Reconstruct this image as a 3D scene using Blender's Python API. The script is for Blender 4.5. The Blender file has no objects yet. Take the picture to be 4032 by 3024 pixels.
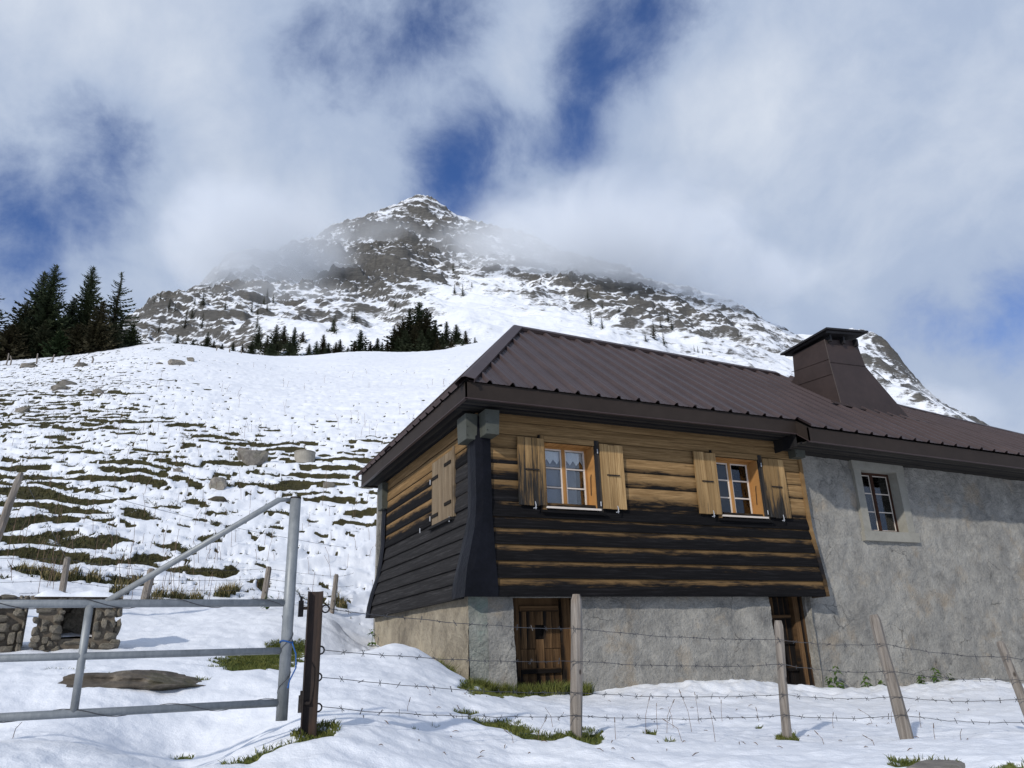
import bpy, bmesh, math, random
import numpy as np
from mathutils import Vector, Matrix, noise as mnoise

# ----------------------------------------------------------------------------
# camera (calibrated from the chalet's two vanishing points). World axes: X along
# the front wall to the right, Y into the slope, Z up; origin at the eye.
# ----------------------------------------------------------------------------
W, H = 4032.0, 3024.0
CX, CY = W / 2, H / 2
VPL = np.array([593 - CX, 2622 - CY]); VPR = np.array([9000 - CX, 2348 - CY])
F = math.sqrt(-(VPL @ VPR))
_a = np.array([*VPR, F]); _a /= np.linalg.norm(_a)
_b = np.array([*VPL, F]); _b /= np.linalg.norm(_b)
_u = np.cross(_a, _b); _u /= np.linalg.norm(_u)
if _u[1] > 0: _u = -_u
R = np.array([_a, np.cross(_u, _a) if np.cross(_u, _a) @ _b > 0 else -np.cross(_u, _a), _u])
def ray(x, y): return R @ np.array([x - CX, y - CY, F])
def atY(x, y, Y): d = ray(x, y); return d * (Y / d[1])
def atX(x, y, X): d = ray(x, y); return d * (X / d[0])
def atZ(x, y, Z): d = ray(x, y); return d * (Z / d[2])
def atD(x, y, D): d = ray(x, y); return d * (D / math.hypot(d[0], d[1]))
K = 4032 / 2212.0
def projpix(P):
    c = P @ R
    with np.errstate(all='ignore'):
        z = np.where(c[:, 2] > 0.05, c[:, 2], np.nan)
        return c[:, 0] / z * F + CX, c[:, 1] / z * F + CY

sc = bpy.context.scene
C = sc.collection
cam_d = bpy.data.cameras.new('camera'); cam = bpy.data.objects.new('camera', cam_d); C.objects.link(cam)
cam_d.sensor_width = 36; cam_d.lens = 36 * F / W; cam_d.clip_start = 0.05; cam_d.clip_end = 20000
_m = Matrix.Identity(4)
for _i in range(3):
    _m[_i][0] = R[_i][0]; _m[_i][1] = -R[_i][1]; _m[_i][2] = -R[_i][2]
cam.matrix_world = _m
sc.camera = cam
sc.view_settings.view_transform = 'Standard'; sc.view_settings.look = 'None'
sc.view_settings.gamma = 1.0; sc.view_settings.use_curve_mapping = False
sc.view_settings.exposure = 0.10
sc.cycles.use_denoising = True
try: sc.cycles.denoiser = 'OPENIMAGEDENOISE'
except Exception: pass
sc.cycles.max_bounces = 8; sc.cycles.diffuse_bounces = 3; sc.cycles.glossy_bounces = 3
sc.cycles.transparent_max_bounces = 8; sc.cycles.volume_bounces = 6
sc.cycles.volume_step_rate = 1.0; sc.cycles.volume_max_steps = 64

SUN_HEAD = math.radians(55.0)      # light travels towards +X/+Y
SUN_EL = math.radians(27.0)

# ---- node helper -----------------------------------------------------------
class NB:
    def __init__(s, nt): s.nt = nt
    def n(s, t, **kw):
        nd = s.nt.nodes.new(t)
        for k, v in kw.items(): setattr(nd, k, v)
        return nd
    def put(s, sock, v):
        if v is None: return
        if isinstance(v, bpy.types.NodeSocket): s.nt.links.new(v, sock)
        else:
            if sock.type == 'RGBA' and isinstance(v, (tuple, list)) and len(v) == 3: v = (*v, 1)
            sock.default_value = v
    def m(s, op, a, b=None, c=None, clamp=False):
        nd = s.n('ShaderNodeMath', operation=op, use_clamp=clamp)
        for i, v in enumerate((a, b, c)): s.put(nd.inputs[i], v)
        return nd.outputs[0]
    def vm(s, op, a, b=None):
        nd = s.n('ShaderNodeVectorMath', operation=op); s.put(nd.inputs[0], a); s.put(nd.inputs[1], b)
        return nd.outputs['Value'] if op in ('DOT_PRODUCT', 'LENGTH') else nd.outputs[0]
    def mix(s, f, a, b, blend='MIX'):
        nd = s.n('ShaderNodeMix', data_type='RGBA', blend_type=blend)
        s.put(nd.inputs[0], f); s.put(nd.inputs[6], a); s.put(nd.inputs[7], b); return nd.outputs[2]
    def ramp(s, f, stops, interp='LINEAR'):
        nd = s.n('ShaderNodeValToRGB'); cr = nd.color_ramp; cr.interpolation = interp
        while len(cr.elements) < len(stops): cr.elements.new(0.5)
        for e, (p, c) in zip(cr.elements, stops):
            e.position = p; e.color = (*c, 1) if len(c) == 3 else c
        s.put(nd.inputs[0], f); return nd.outputs[0]
    def ss(s, v, lo, hi):
        nd = s.n('ShaderNodeMapRange', interpolation_type='SMOOTHSTEP'); s.put(nd.inputs[0], v)
        s.put(nd.inputs[1], lo); s.put(nd.inputs[2], hi); return nd.outputs[0]
    def noise(s, vec, scale, detail=3, rough=0.55, dist=0.0):
        nd = s.n('ShaderNodeTexNoise'); s.put(nd.inputs['Vector'], vec)
        nd.inputs['Scale'].default_value = scale; nd.inputs['Detail'].default_value = detail
        nd.inputs['Roughness'].default_value = rough; nd.inputs['Distortion'].default_value = dist
        return nd.outputs[0]
    def scale(s, vec, xyz):
        nd = s.n('ShaderNodeMapping'); s.put(nd.inputs[0], vec); nd.inputs['Scale'].default_value = xyz
        return nd.outputs[0]
    def attr(s, name, out='Fac'):
        nd = s.n('ShaderNodeAttribute', attribute_name=name); return nd.outputs[out]
    def pos(s): return s.n('ShaderNodeNewGeometry').outputs['Position']
    def obj(s): return s.n('ShaderNodeTexCoord').outputs['Object']
    def rnd(s): return s.n('ShaderNodeObjectInfo').outputs['Random']
    def bump(s, h, strength=0.5, dist=0.01):
        nd = s.n('ShaderNodeBump'); s.put(nd.inputs['Height'], h)
        nd.inputs['Strength'].default_value = strength; nd.inputs['Distance'].default_value = dist
        return nd.outputs[0]
MATS = {}
def material(name):
    m = bpy.data.materials.new(name); m.use_nodes = True; nt = m.node_tree
    b = nt.nodes['Principled BSDF']; MATS[name] = m
    b.inputs['Roughness'].default_value = 0.85
    b.inputs['Specular IOR Level'].default_value = 0.3
    return m, NB(nt), b

# ---- world: physical sky with broken cloud -----------------------------------
world = bpy.data.worlds.new('World'); sc.world = world; world.use_nodes = True
wn = NB(world.node_tree)
bg = world.node_tree.nodes['Background']
sky = wn.n('ShaderNodeTexSky', sky_type='NISHITA', sun_disc=False)
sky.sun_elevation = SUN_EL
sky.sun_rotation = SUN_HEAD + math.pi     # sun stands opposite the light's travel
sky.altitude = 1500; sky.air_density = 1.0; sky.dust_density = 0.3; sky.ozone_density = 2.0
wdir = wn.n('ShaderNodeTexCoord').outputs['Generated']
warp = wn.n('ShaderNodeTexNoise'); wn.put(warp.inputs['Vector'], wdir); warp.inputs['Scale'].default_value = 3.0; warp.inputs['Detail'].default_value = 2
wv = wn.vm('MULTIPLY_ADD', warp.outputs['Color'], (0.16, 0.16, 0.16))
nd_ = wv.node; wn.put(nd_.inputs[2], wdir)
n1 = wn.noise(wv, 4.2, 10, 0.6, 0.0)
n2 = wn.noise(wv, 10.0, 9, 0.62, 0.0)
cov = wn.m('ADD', wn.m('MULTIPLY', wn.m('SUBTRACT', n1, 0.5), 1.35), wn.m('MULTIPLY', wn.m('SUBTRACT', n2, 0.5), 0.95))
# (px, py in the 2212-wide picture, angular radius in px, weight): gaps (-) and banks (+)
BLOBS = [(1335, 85, 105, -0.56), (1225, 150, 80, -0.40), (1420, 40, 80, -0.18), (1060, 285, 85, -0.40), (950, 392, 62, -0.40), (1245, 312, 65, -0.48), (690, 165, 110, -0.32), (940, 70, 90, -0.30),
         (205, 240, 90, -0.34), (300, 300, 60, -0.2), (215, 450, 125, -0.42), (80, 520, 90, -0.32), (1985, 720, 62, -0.40), (2185, 690, 70, -0.46), (1870, 330, 90, -0.20), (1480, 40, 80, -0.16), (1950, 600, 130, -0.10),
         (480, 560, 220, 0.30), (1560, 500, 230, 0.34), (1850, 120, 240, 0.30), (60, 80, 170, 0.40), (430, 80, 130, 0.25), (2110, 420, 150, 0.2), (2110, 870, 120, 0.34), (840, 200, 80, 0.2), (700, 380, 140, 0.3), (150, 660, 120, 0.15), (1150, 60, 55, .36), (1100, 170, 60, .28), (1180, 225, 50, .25), (1000, 190, 60, .25), (1330, 240, 60, .2), (1150, 190, 60, .1), (1180, 400, 90, .2), (420, 230, 110, .2), (1650, 230, 160, .25)]
tot = cov
for bx_, by_, br_, bw_ in BLOBS:
    d = ray(bx_ * K, by_ * K); d = d / np.linalg.norm(d)
    dt = wn.vm('DOT_PRODUCT', wv if False else wdir, tuple(d))
    sig = br_ / 1647.0
    # exp(-(1-dot)/sig^2)
    e = wn.m('EXPONENT', wn.m('MULTIPLY', wn.m('SUBTRACT', dt, 1.0), 1.0 / (sig * sig)))
    tot = wn.m('MULTIPLY_ADD', e, bw_, tot)
cmask = wn.m('MULTIPLY_ADD', wn.ss(tot, -0.60, 0.14), 0.95, 0.05)
shade = wn.m('ADD', wn.m('MULTIPLY', wn.m('SUBTRACT', wn.noise(wv, 2.1, 5, 0.5), 0.5), 0.75), wn.m('MULTIPLY', tot, 0.55))
ccol = wn.ramp(wn.m('ADD', shade, 0.42), [(0.0, (3.1, 4.0, 6.0)), (0.5, (4.5, 5.4, 7.1)), (1.0, (7.4, 8.0, 9.0))])
skyc = wn.mix(1.0, sky.outputs[0], (0.46, 0.76, 1.28), 'MULTIPLY')
wn.put(bg.inputs[0], wn.mix(cmask, skyc, ccol))
bg.inputs[1].default_value = 0.09

sun_d = bpy.data.lights.new('sun', 'SUN'); sun_d.energy = 2.7; sun_d.angle = math.radians(1.4); sun_d.color = (1.0, 0.95, 0.87)
sun = bpy.data.objects.new('sun', sun_d); C.objects.link(sun)
_ld = Vector((math.sin(SUN_HEAD) * math.cos(SUN_EL), math.cos(SUN_HEAD) * math.cos(SUN_EL), -math.sin(SUN_EL)))
sun.rotation_euler = _ld.to_track_quat('-Z', 'Y').to_euler()
sun.location = (-20, -20, 30)

# ----------------------------------------------------------------------------
# mesh helpers
# ----------------------------------------------------------------------------
rng = random.Random(7)
nr = np.random.RandomState(11)
def tag(o, label=None, cat=None, group=None, kind=None):
    if label: o['label'] = label
    if cat: o['category'] = cat
    if group: o['group'] = group
    if kind: o['kind'] = kind
    return o
def empty(name, loc, label=None, cat=None, group=None):
    o = bpy.data.objects.new(name, None); C.objects.link(o); o.location = loc; o.empty_display_size = 0.2
    return tag(o, label, cat, group)
def link(name, me, mat=None, parent=None, loc=None):
    o = bpy.data.objects.new(name, me); C.objects.link(o)
    if mat is not None and not me.materials: me.materials.append(MATS[mat] if isinstance(mat, str) else mat)
    if parent is not None:
        o.parent = parent
        if loc is None:   # mesh in world coordinates under a thing that stands at its base
            if parent.parent is None: o.location = -Vector(parent.location) if parent.type == 'EMPTY' else (0, 0, 0)
        else: o.location = loc
    elif loc is not None: o.location = loc
    return o
def grid_mesh(name, P, smooth=True, closed=False, attrs=None, skip=None):
    """P: (rows, cols, 3) array -> quad mesh"""
    r, c, _ = P.shape
    idx = np.arange(r * c).reshape(r, c)
    if closed: idx = np.concatenate([idx, idx[:, :1]], 1)
    q = np.stack([idx[:-1, :-1], idx[:-1, 1:], idx[1:, 1:], idx[1:, :-1]], -1).reshape(-1, 4)
    if skip is not None: q = q[~skip.reshape(-1)]
    return quad_mesh(name, P.reshape(-1, 3), q, smooth, attrs)
def quad_mesh(name, V, q, smooth=False, attrs=None):
    me = bpy.data.meshes.new(name); n = q.shape[1]
    me.vertices.add(len(V)); me.vertices.foreach_set('co', np.asarray(V, np.float32).ravel())
    me.loops.add(q.size); me.loops.foreach_set('vertex_index', q.astype(np.int32).ravel())
    me.polygons.add(len(q)); me.polygons.foreach_set('loop_start', np.arange(0, q.size, n, dtype=np.int32))
    me.polygons.foreach_set('loop_total', np.full(len(q), n, np.int32))
    if smooth: me.polygons.foreach_set('use_smooth', np.ones(len(q), bool))
    for k, v in (attrs or {}).items():
        a = me.attributes.new(k, 'FLOAT', 'POINT'); a.data.foreach_set('value', np.asarray(v, np.float32).ravel())
    me.update(calc_edges=True); return me
class MB:
    def __init__(s): s.v = []; s.f = []; s.uv = []
    def add(s, vs, fs, uvw=None):
        o = len(s.v); s.v += [tuple(p) for p in vs]; s.f += [tuple(i + o for i in f) for f in fs]
        s.uv += list(uvw) if uvw is not None else [(0, 0, 0)] * len(vs)
        return s
    def box(s, x0, x1, y0, y1, z0, z1, j=0.0):
        vs = [(x, y, z) for z in (z0, z1) for y in (y0, y1) for x in (x0, x1)]
        if j: vs = [(x + rng.uniform(-j, j), y + rng.uniform(-j, j), z + rng.uniform(-j, j)) for x, y, z in vs]
        return s.add(vs, [(0, 2, 3, 1), (4, 5, 7, 6), (0, 1, 5, 4), (2, 6, 7, 3), (0, 4, 6, 2), (1, 3, 7, 5)])
    def hexa(s, p):  # 8 points: bottom 0-3 ccw, top 4-7 ccw
        return s.add(p, [(3, 2, 1, 0), (4, 5, 6, 7), (0, 1, 5, 4), (1, 2, 6, 5), (2, 3, 7, 6), (3, 0, 4, 7)])
    def tube(s, pts, r, n=8, cap=True):
        pts = [Vector(p) for p in pts]; rs = r if isinstance(r, (list, tuple)) else [r] * len(pts)
        o = len(s.v); up = None
        for i, p in enumerate(pts):
            t = (pts[min(i + 1, len(pts) - 1)] - pts[max(i - 1, 0)]).normalized()
            if up is None: up = t.orthogonal().normalized()
            a = (up - t * up.dot(t)); a = a.normalized() if a.length > 1e-6 else t.orthogonal().normalized(); up = a
            b = t.cross(a)
            for k in range(n):
                q = p + (a * math.cos(2 * math.pi * k / n) + b * math.sin(2 * math.pi * k / n)) * rs[i]
                s.v.append(tuple(q)); s.uv.append((k / n, i, 0))
        for i in range(len(pts) - 1):
            for k in range(n):
                s.f.append((o + i * n + k, o + i * n + (k + 1) % n, o + (i + 1) * n + (k + 1) % n, o + (i + 1) * n + k))
        if cap and n > 2:
            s.f.append(tuple(o + k for k in reversed(range(n)))); e = o + (len(pts) - 1) * n
            s.f.append(tuple(e + k for k in range(n)))
        return s
    def mesh(s, name, smooth=False, puv=False):
        me = bpy.data.meshes.new(name); me.from_pydata(s.v, [], s.f); me.update()
        if smooth: me.polygons.foreach_set('use_smooth', [True] * len(me.polygons))
        if puv:
            a = me.attributes.new('puv', 'FLOAT_VECTOR', 'POINT'); uv_ = np.asarray(s.uv, np.float32); uv_[:, 2] -= uv_[:, 1]; a.data.foreach_set('vector', uv_.ravel())
        return me
    def build(s, name, mat, parent=None, smooth=False, puv=False, loc=None):
        return link(name, s.mesh(name, smooth, puv), mat, parent, loc)

# vectorised gradient noise -----------------------------------------------------
_perm = nr.permutation(256); _perm = np.concatenate([_perm, _perm, _perm])
_ang = nr.uniform(0, 2 * np.pi, 256); _gx, _gy = np.cos(_ang), np.sin(_ang)
def pn(x, y):
    xi = np.floor(x).astype(int); yi = np.floor(y).astype(int); xf = x - xi; yf = y - yi
    xi &= 255; yi &= 255
    u = xf * xf * xf * (xf * (xf * 6 - 15) + 10); v = yf * yf * yf * (yf * (yf * 6 - 15) + 10)
    def g(ix, iy, dx, dy):
        h = _perm[_perm[ix] + iy]; return _gx[h] * dx + _gy[h] * dy
    a = g(xi, yi, xf, yf); b = g(xi + 1, yi, xf - 1, yf); c = g(xi, yi + 1, xf, yf - 1); d = g(xi + 1, yi + 1, xf - 1, yf - 1)
    return (a + u * (b - a) + v * ((c + u * (d - c)) - (a + u * (b - a)))) * 1.5
def fbm(x, y, oct=4, gain=0.5, lac=2.03):
    s = np.zeros_like(x); a = 1.0
    for o in range(oct):
        s += a * pn(x + 17.3 * o, y - 9.1 * o); x = x * lac; y = y * lac; a *= gain
    return s
def ridged(x, y, oct=4, gain=0.5):
    s = np.zeros_like(x); a = 1.0
    for o in range(oct):
        s += a * (1 - 2 * np.abs(pn(x + 5.7 * o, y + 3.3 * o))); x = x * 2.07; y = y * 2.07; a *= gain
    return s
def sstep(a, b, x): t = np.clip((x - a) / (b - a), 0, 1); return t * t * (3 - 2 * t)

# thin plate spline over (k ln D, heading) of the elevation tangent ----------------
class TPS:
    def __init__(s, uv, val, lam=1e-3):
        s.c = np.asarray(uv, float); n = len(s.c); v = np.asarray(val, float)
        d = np.linalg.norm(s.c[:, None] - s.c[None], axis=-1)
        A = np.zeros((n + 3, n + 3)); A[:n, :n] = s.k(d) + lam * np.eye(n)
        P = np.c_[np.ones(n), s.c]; A[:n, n:] = P; A[n:, :n] = P.T
        s.w = np.linalg.solve(A, np.concatenate([v, np.zeros(3)]))
    @staticmethod
    def k(d): return np.where(d > 1e-9, d * d * np.log(np.maximum(d, 1e-9)), 0.0)
    def __call__(s, u, v):
        u = np.asarray(u, float); shp = u.shape; u = u.ravel(); v = np.asarray(v, float).ravel()
        out = s.w[-3] + s.w[-2] * u + s.w[-1] * v
        for (cu, cv), w in zip(s.c, s.w[:-3]):
            r2 = (u - cu) ** 2 + (v - cv) ** 2
            out += w * 0.5 * r2 * np.log(np.maximum(r2, 1e-18))
        return out.reshape(shp)
KD = 0.5
def uvof(x, y):
    D = np.maximum(np.hypot(x, y), 0.3); return KD * np.log(D), np.arctan2(x, y)

# ----------------------------------------------------------------------------
# materials
# ----------------------------------------------------------------------------
def build_materials():
    # timber boards: puv = (metres along, 0..1 up the board, weathering level)
    def timber(name, light, mid, dark, seam=False, edge=0.42, gsc=1.0):
        m, b, bs = material(name)
        uv = b.attr('puv', 'Vector'); sx = b.n('ShaderNodeSeparateXYZ'); b.put(sx.inputs[0], uv)
        r = b.rnd(); off = b.n('ShaderNodeCombineXYZ'); b.put(off.inputs[2], b.m('MULTIPLY', r, 37.0)); b.put(off.inputs[0], b.m('MULTIPLY', r, 91.0))
        v = b.vm('ADD', uv, off.outputs[0])
        g1 = b.noise(b.scale(v, (1.4 * gsc, 10, 1)), 1.0, 6, 0.65, 0.6)
        g2 = b.noise(b.scale(v, (5 * gsc, 40, 1)), 1.0, 3, 0.6)
        st = b.noise(b.scale(v, (2.2 * gsc, 2.4, 1)), 1.0, 5, 0.7, 0.4)
        st2 = b.noise(b.scale(v, (9 * gsc, 1.2, 1)), 1.0, 3, 0.6)
        gm = b.m('ADD', b.m('MULTIPLY', g1, 0.6), b.m('ADD', b.m('MULTIPLY', g2, 0.25), b.m('MULTIPLY', st, 0.15)))
        col = b.ramp(gm, [(0.34, tuple(c * 0.55 for c in mid)), (0.46, mid), (0.60, light), (0.70, tuple(min(1, c * 1.25) for c in light))])
        kn = b.n('ShaderNodeTexVoronoi'); b.put(kn.inputs['Vector'], b.scale(v, (2.3 * gsc, 2.6, 1))); kn.inputs['Scale'].default_value = 1.0
        knot = b.m('MULTIPLY', b.ss(b.m('MULTIPLY', kn.outputs['Distance'], -1.0), -0.1, -0.03), 0.75)
        col = b.mix(knot, col, (0.05, 0.028, 0.014))
        col = b.mix(b.m('MULTIPLY', r, 0.55), col, tuple(c * 0.5 for c in mid))
        lng = b.noise(b.scale(v, (0.55 * gsc, 0.7, 1)), 1.0, 4, 0.65, 0.4)
        col = b.mix(b.m('MULTIPLY', b.ss(lng, 0.42, 0.66), 0.55), col, tuple(c * 0.62 for c in mid))
        crack = b.m('MULTIPLY', b.ss(b.noise(b.scale(v, (0.8 * gsc, 26, 1)), 1.0, 3, 0.5, 0.3), 0.63, 0.70), 0.8)
        col = b.mix(crack, col, tuple(c * 0.15 for c in mid))
        blot = b.noise(b.scale(v, (0.8 * gsc, 0.9, 1)), 1.0, 5, 0.65, 0.9)
        dd = b.m('ADD', sx.outputs[2], b.m('MULTIPLY', b.m('SUBTRACT', b.m('ADD', b.m('MULTIPLY', st, 0.4), b.m('ADD', b.m('MULTIPLY', blot, 0.35), b.m('MULTIPLY', g1, 0.25))), 0.5), edge * 3.2))
        dk = b.ss(b.m('ADD', dd, b.m('MULTIPLY', b.m('SUBTRACT', gm, 0.5), 0.9)), -0.12, 0.24)
        brn = b.ss(b.m('ADD', dd, b.m('MULTIPLY', b.m('SUBTRACT', g1, 0.5), 0.6)), -0.42, 0.10)
        dcol = b.ramp(gm, [(0.36, tuple(c * 0.6 for c in dark)), (0.52, dark), (0.68, tuple(c * 2.6 + 0.006 for c in dark))])
        col = b.mix(b.m('MULTIPLY', brn, 0.6), col, tuple(c * 0.42 for c in mid))
        if seam:
            vv = sx.outputs[1]; sm = b.m('MAXIMUM', b.ss(vv, 0.07, 0.0), b.m('MULTIPLY', b.ss(vv, 0.93, 1.0), 0.8))
            col = b.mix(b.m('MULTIPLY', sm, 0.85), col, tuple(c * 0.12 for c in mid))
        b.put(bs.inputs['Base Color'], b.mix(dk, col, dcol))
        bs.inputs['Roughness'].default_value = 0.9; bs.inputs['Specular IOR Level'].default_value = 0.12
        hgt = b.m('ADD', b.m('MULTIPLY', g1, 0.7), b.m('MULTIPLY', g2, 0.5))
        b.put(bs.inputs['Normal'], b.bump(b.m('SUBTRACT', hgt, b.m('MULTIPLY', knot, 0.3)), 0.75, 0.008))
    timber('timber', (0.47, 0.305, 0.145), (0.235, 0.142, 0.062), (0.0066, 0.0062, 0.0068), True, 0.52)
    timber('timber_grey', (0.17, 0.145, 0.115), (0.08, 0.067, 0.056), (0.024, 0.023, 0.0235), True, 0.35)
    timber('shutter_wood', (0.56, 0.38, 0.185), (0.33, 0.205, 0.09), (0.022, 0.021, 0.020), edge=0.62)
    timber('shutter_pale', (0.44, 0.35, 0.235), (0.21, 0.155, 0.10), (0.05, 0.045, 0.04), edge=0.35)
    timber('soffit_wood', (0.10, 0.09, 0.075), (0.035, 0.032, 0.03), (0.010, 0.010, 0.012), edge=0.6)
    timber('door_wood', (0.26, 0.155, 0.075), (0.10, 0.056, 0.027), (0.010, 0.008, 0.007), edge=0.7)
    timber('frame_wood', (0.60, 0.32, 0.115), (0.47, 0.235, 0.078), (0.2, 0.1, 0.04), edge=0.2)
    timber('brown_wood', (0.11, 0.055, 0.035), (0.055, 0.026, 0.017), (0.02, 0.012, 0.01), edge=0.3)

    def simple(name, col, rough=0.7, metal=0.0, var=0.25, sc_=6.0, bump=0.2, bd=0.005, spec=0.3):
        m, b, bs = material(name)
        n = b.noise(b.obj(), sc_, 5, 0.6); n2 = b.noise(b.obj(), sc_ * 7, 3, 0.6)
        f = b.m('ADD', b.m('MULTIPLY', n, 0.7), b.m('MULTIPLY', n2, 0.3))
        b.put(bs.inputs['Base Color'], b.ramp(f, [(0.3, tuple(c * (1 - var) for c in col)), (0.7, tuple(min(1, c * (1 + var)) for c in col))]))
        bs.inputs['Roughness'].default_value = rough; bs.inputs['Metallic'].default_value = metal; bs.inputs['Specular IOR Level'].default_value = spec
        if bump: b.put(bs.inputs['Normal'], b.bump(f, bump, bd))
        return m, b, bs
    simple('roof_metal', (0.058, 0.041, 0.040), 0.5, 0.0, 0.2, 1.3, 0.05, 0.002, 0.3)
    simple('fascia_metal', (0.030, 0.0225, 0.0185), 0.6, 0.0, 0.2, 1.6, 0.05, 0.002, 0.15)
    simple('chimney_metal', (0.040, 0.027, 0.024), 0.6, 0.0, 0.3, 1.4, 0.12, 0.01, 0.35)
    simple('cap_dark', (0.016, 0.015, 0.016), 0.6, 0.0, 0.4, 4)
    simple('corner_metal', (0.0052, 0.0055, 0.0085), 0.5, 0.0, 0.6, 2.5, 0.6, 0.04, 0.14)
    simple('box_metal', (0.066, 0.070, 0.058), 0.55, 0.0, 0.2, 5)
    simple('iron', (0.035, 0.03, 0.028), 0.6, 0.6, 0.4, 20)
    simple('zinc_catch', (0.45, 0.46, 0.48), 0.5, 0.3, 0.2, 20)
    simple('rope', (0.02, 0.09, 0.28), 0.7, 0, 0.2, 30)
    simple('wire', (0.07, 0.07, 0.075), 0.5, 0.5, 0.3, 10, 0)
    simple('muntin_pale', (0.62, 0.55, 0.48), 0.6, 0, 0.1, 12)
    simple('curtain', (0.75, 0.75, 0.74), 0.9, 0, 0.12, 60, 0.4)
    simple('interior_grey', (0.16, 0.165, 0.18), 0.9, 0, 0.02, 0.5, 0)
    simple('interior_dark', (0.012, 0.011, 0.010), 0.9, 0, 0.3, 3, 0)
    simple('concrete', (0.30, 0.28, 0.24), 0.9, 0, 0.25, 6, 0.4, 0.01)
    simple('stone_trim', (0.265, 0.255, 0.22), 0.9, 0, 0.18, 5, 0.35, 0.006)
    simple('needle_far', (0.016, 0.022, 0.016), 0.9, 0, 0.4, 0.2, 0)
    simple('bark', (0.07, 0.05, 0.038), 0.95, 0, 0.35, 3, 0.5, 0.02)
    simple('dry_stem', (0.13, 0.085, 0.06), 0.9, 0, 0.4, 3, 0)
    simple('straw', (0.36, 0.27, 0.14), 0.9, 0, 0.3, 3, 0)
    # rusty steel
    m, b, bs = material('rust')
    n = b.noise(b.scale(b.obj(), (14, 14, 3)), 1.0, 6, 0.65)
    b.put(bs.inputs['Base Color'], b.ramp(n, [(0.3, (0.018, 0.015, 0.014)), (0.52, (0.036, 0.026, 0.022)), (0.75, (0.075, 0.042, 0.028))]))
    b.put(bs.inputs['Normal'], b.bump(n, 0.4, 0.004)); bs.inputs['Roughness'].default_value = 0.8
    # galvanised pipe
    m, b, bs = material('galvanised')
    n = b.noise(b.scale(b.obj(), (9, 9, 9)), 1.0, 6, 0.7); n2 = b.noise(b.scale(b.obj(), (60, 60, 12)), 1.0, 3, 0.6)
    f = b.m('ADD', b.m('MULTIPLY', n, 0.65), b.m('MULTIPLY', n2, 0.35))
    b.put(bs.inputs['Base Color'], b.ramp(f, [(0.3, (0.17, 0.185, 0.195)), (0.7, (0.33, 0.345, 0.35))]))
    bs.inputs['Metallic'].default_value = 0.35; b.put(bs.inputs['Roughness'], b.m('ADD', b.m('MULTIPLY', f, 0.3), 0.38))
    b.put(bs.inputs['Normal'], b.bump(f, 0.12, 0.002))
    # weathered fence post
    m, b, bs = material('post_wood')
    g = b.noise(b.scale(b.obj(), (22, 22, 1.6)), 1.0, 6, 0.65, 0.8); g2 = b.noise(b.scale(b.obj(), (90, 90, 4)), 1.0, 3, 0.6)
    big = b.noise(b.obj(), 2.2, 3)
    col = b.ramp(b.m('ADD', b.m('MULTIPLY', g, 0.7), b.m('MULTIPLY', g2, 0.3)), [(0.28, (0.075, 0.062, 0.05)), (0.5, (0.20, 0.175, 0.15)), (0.75, (0.33, 0.30, 0.265))])
    col = b.mix(b.ss(big, 0.52, 0.72), col, (0.22, 0.145, 0.085))
    kn = b.n('ShaderNodeTexVoronoi'); b.put(kn.inputs['Vector'], b.scale(b.obj(), (9, 9, 5))); kn.inputs['Scale'].default_value = 1
    kk = b.ss(b.m('MULTIPLY', kn.outputs['Distance'], -1.0), -0.14, -0.07)
    b.put(bs.inputs['Base Color'], b.mix(b.m('MULTIPLY', kk, 0.8), col, (0.035, 0.025, 0.018)))
    b.put(bs.inputs['Normal'], b.bump(b.m('SUBTRACT', g, b.m('MULTIPLY', kk, 0.4)), 0.7, 0.01))
    # rough render (plaster)
    def warpv(b, p):
        w_ = b.n('ShaderNodeTexNoise'); b.put(w_.inputs['Vector'], p); w_.inputs['Scale'].default_value = 2.5; w_.inputs['Detail'].default_value = 4
        return w_.outputs['Color']
    def plaster(name, c0, c1, warm, wamt, fine):
        m, b, bs = material(name)
        p = b.pos()
        big = b.noise(p, 0.9, 5, 0.6); med = b.noise(p, 4.5, 6, 0.65, 0.6); f_ = b.noise(p, fine, 5, 0.65)
        col = b.ramp(b.m('ADD', b.m('MULTIPLY', big, 0.4), b.m('ADD', b.m('MULTIPLY', med, 0.35), b.m('MULTIPLY', f_, 0.25))), [(0.38, c0), (0.60, c1)])
        col = b.mix(b.m('MULTIPLY', b.ss(b.noise(b.vm('ADD', p, (7, 3, 1)), 1.3, 5, 0.65), 0.52, 0.68), wamt), col, warm)
        col = b.mix(b.m('MULTIPLY', b.ss(f_, 0.60, 0.72), 0.6), col, tuple(c * 0.4 for c in c0))
        pat = b.noise(b.vm('ADD', p, (31, 5, 9)), 2.1, 6, 0.7, 1.2)
        col = b.mix(b.m('MULTIPLY', b.ss(pat, 0.50, 0.66), 0.25), col, tuple(min(1, c * 1.35) for c in c1))
        col = b.mix(b.m('MULTIPLY', b.ss(pat, 0.46, 0.34), 0.32), col, tuple(c * 0.62 for c in c0))
        crk = b.n('ShaderNodeTexVoronoi', feature='DISTANCE_TO_EDGE'); b.put(crk.inputs['Vector'], b.vm('ADD', p, b.vm('MULTIPLY', warpv(b, p), (0.5, 0.5, 0.5)))); crk.inputs['Scale'].default_value = 1.1
        ck = b.m('MULTIPLY', b.ss(crk.outputs['Distance'], 0.012, 0.0), b.ss(b.noise(p, 0.8, 2), 0.50, 0.60)); col = b.mix(b.m('MULTIPLY', ck, 0.7), col, tuple(c * 0.35 for c in c0))
        b.put(bs.inputs['Base Color'], col)
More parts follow.
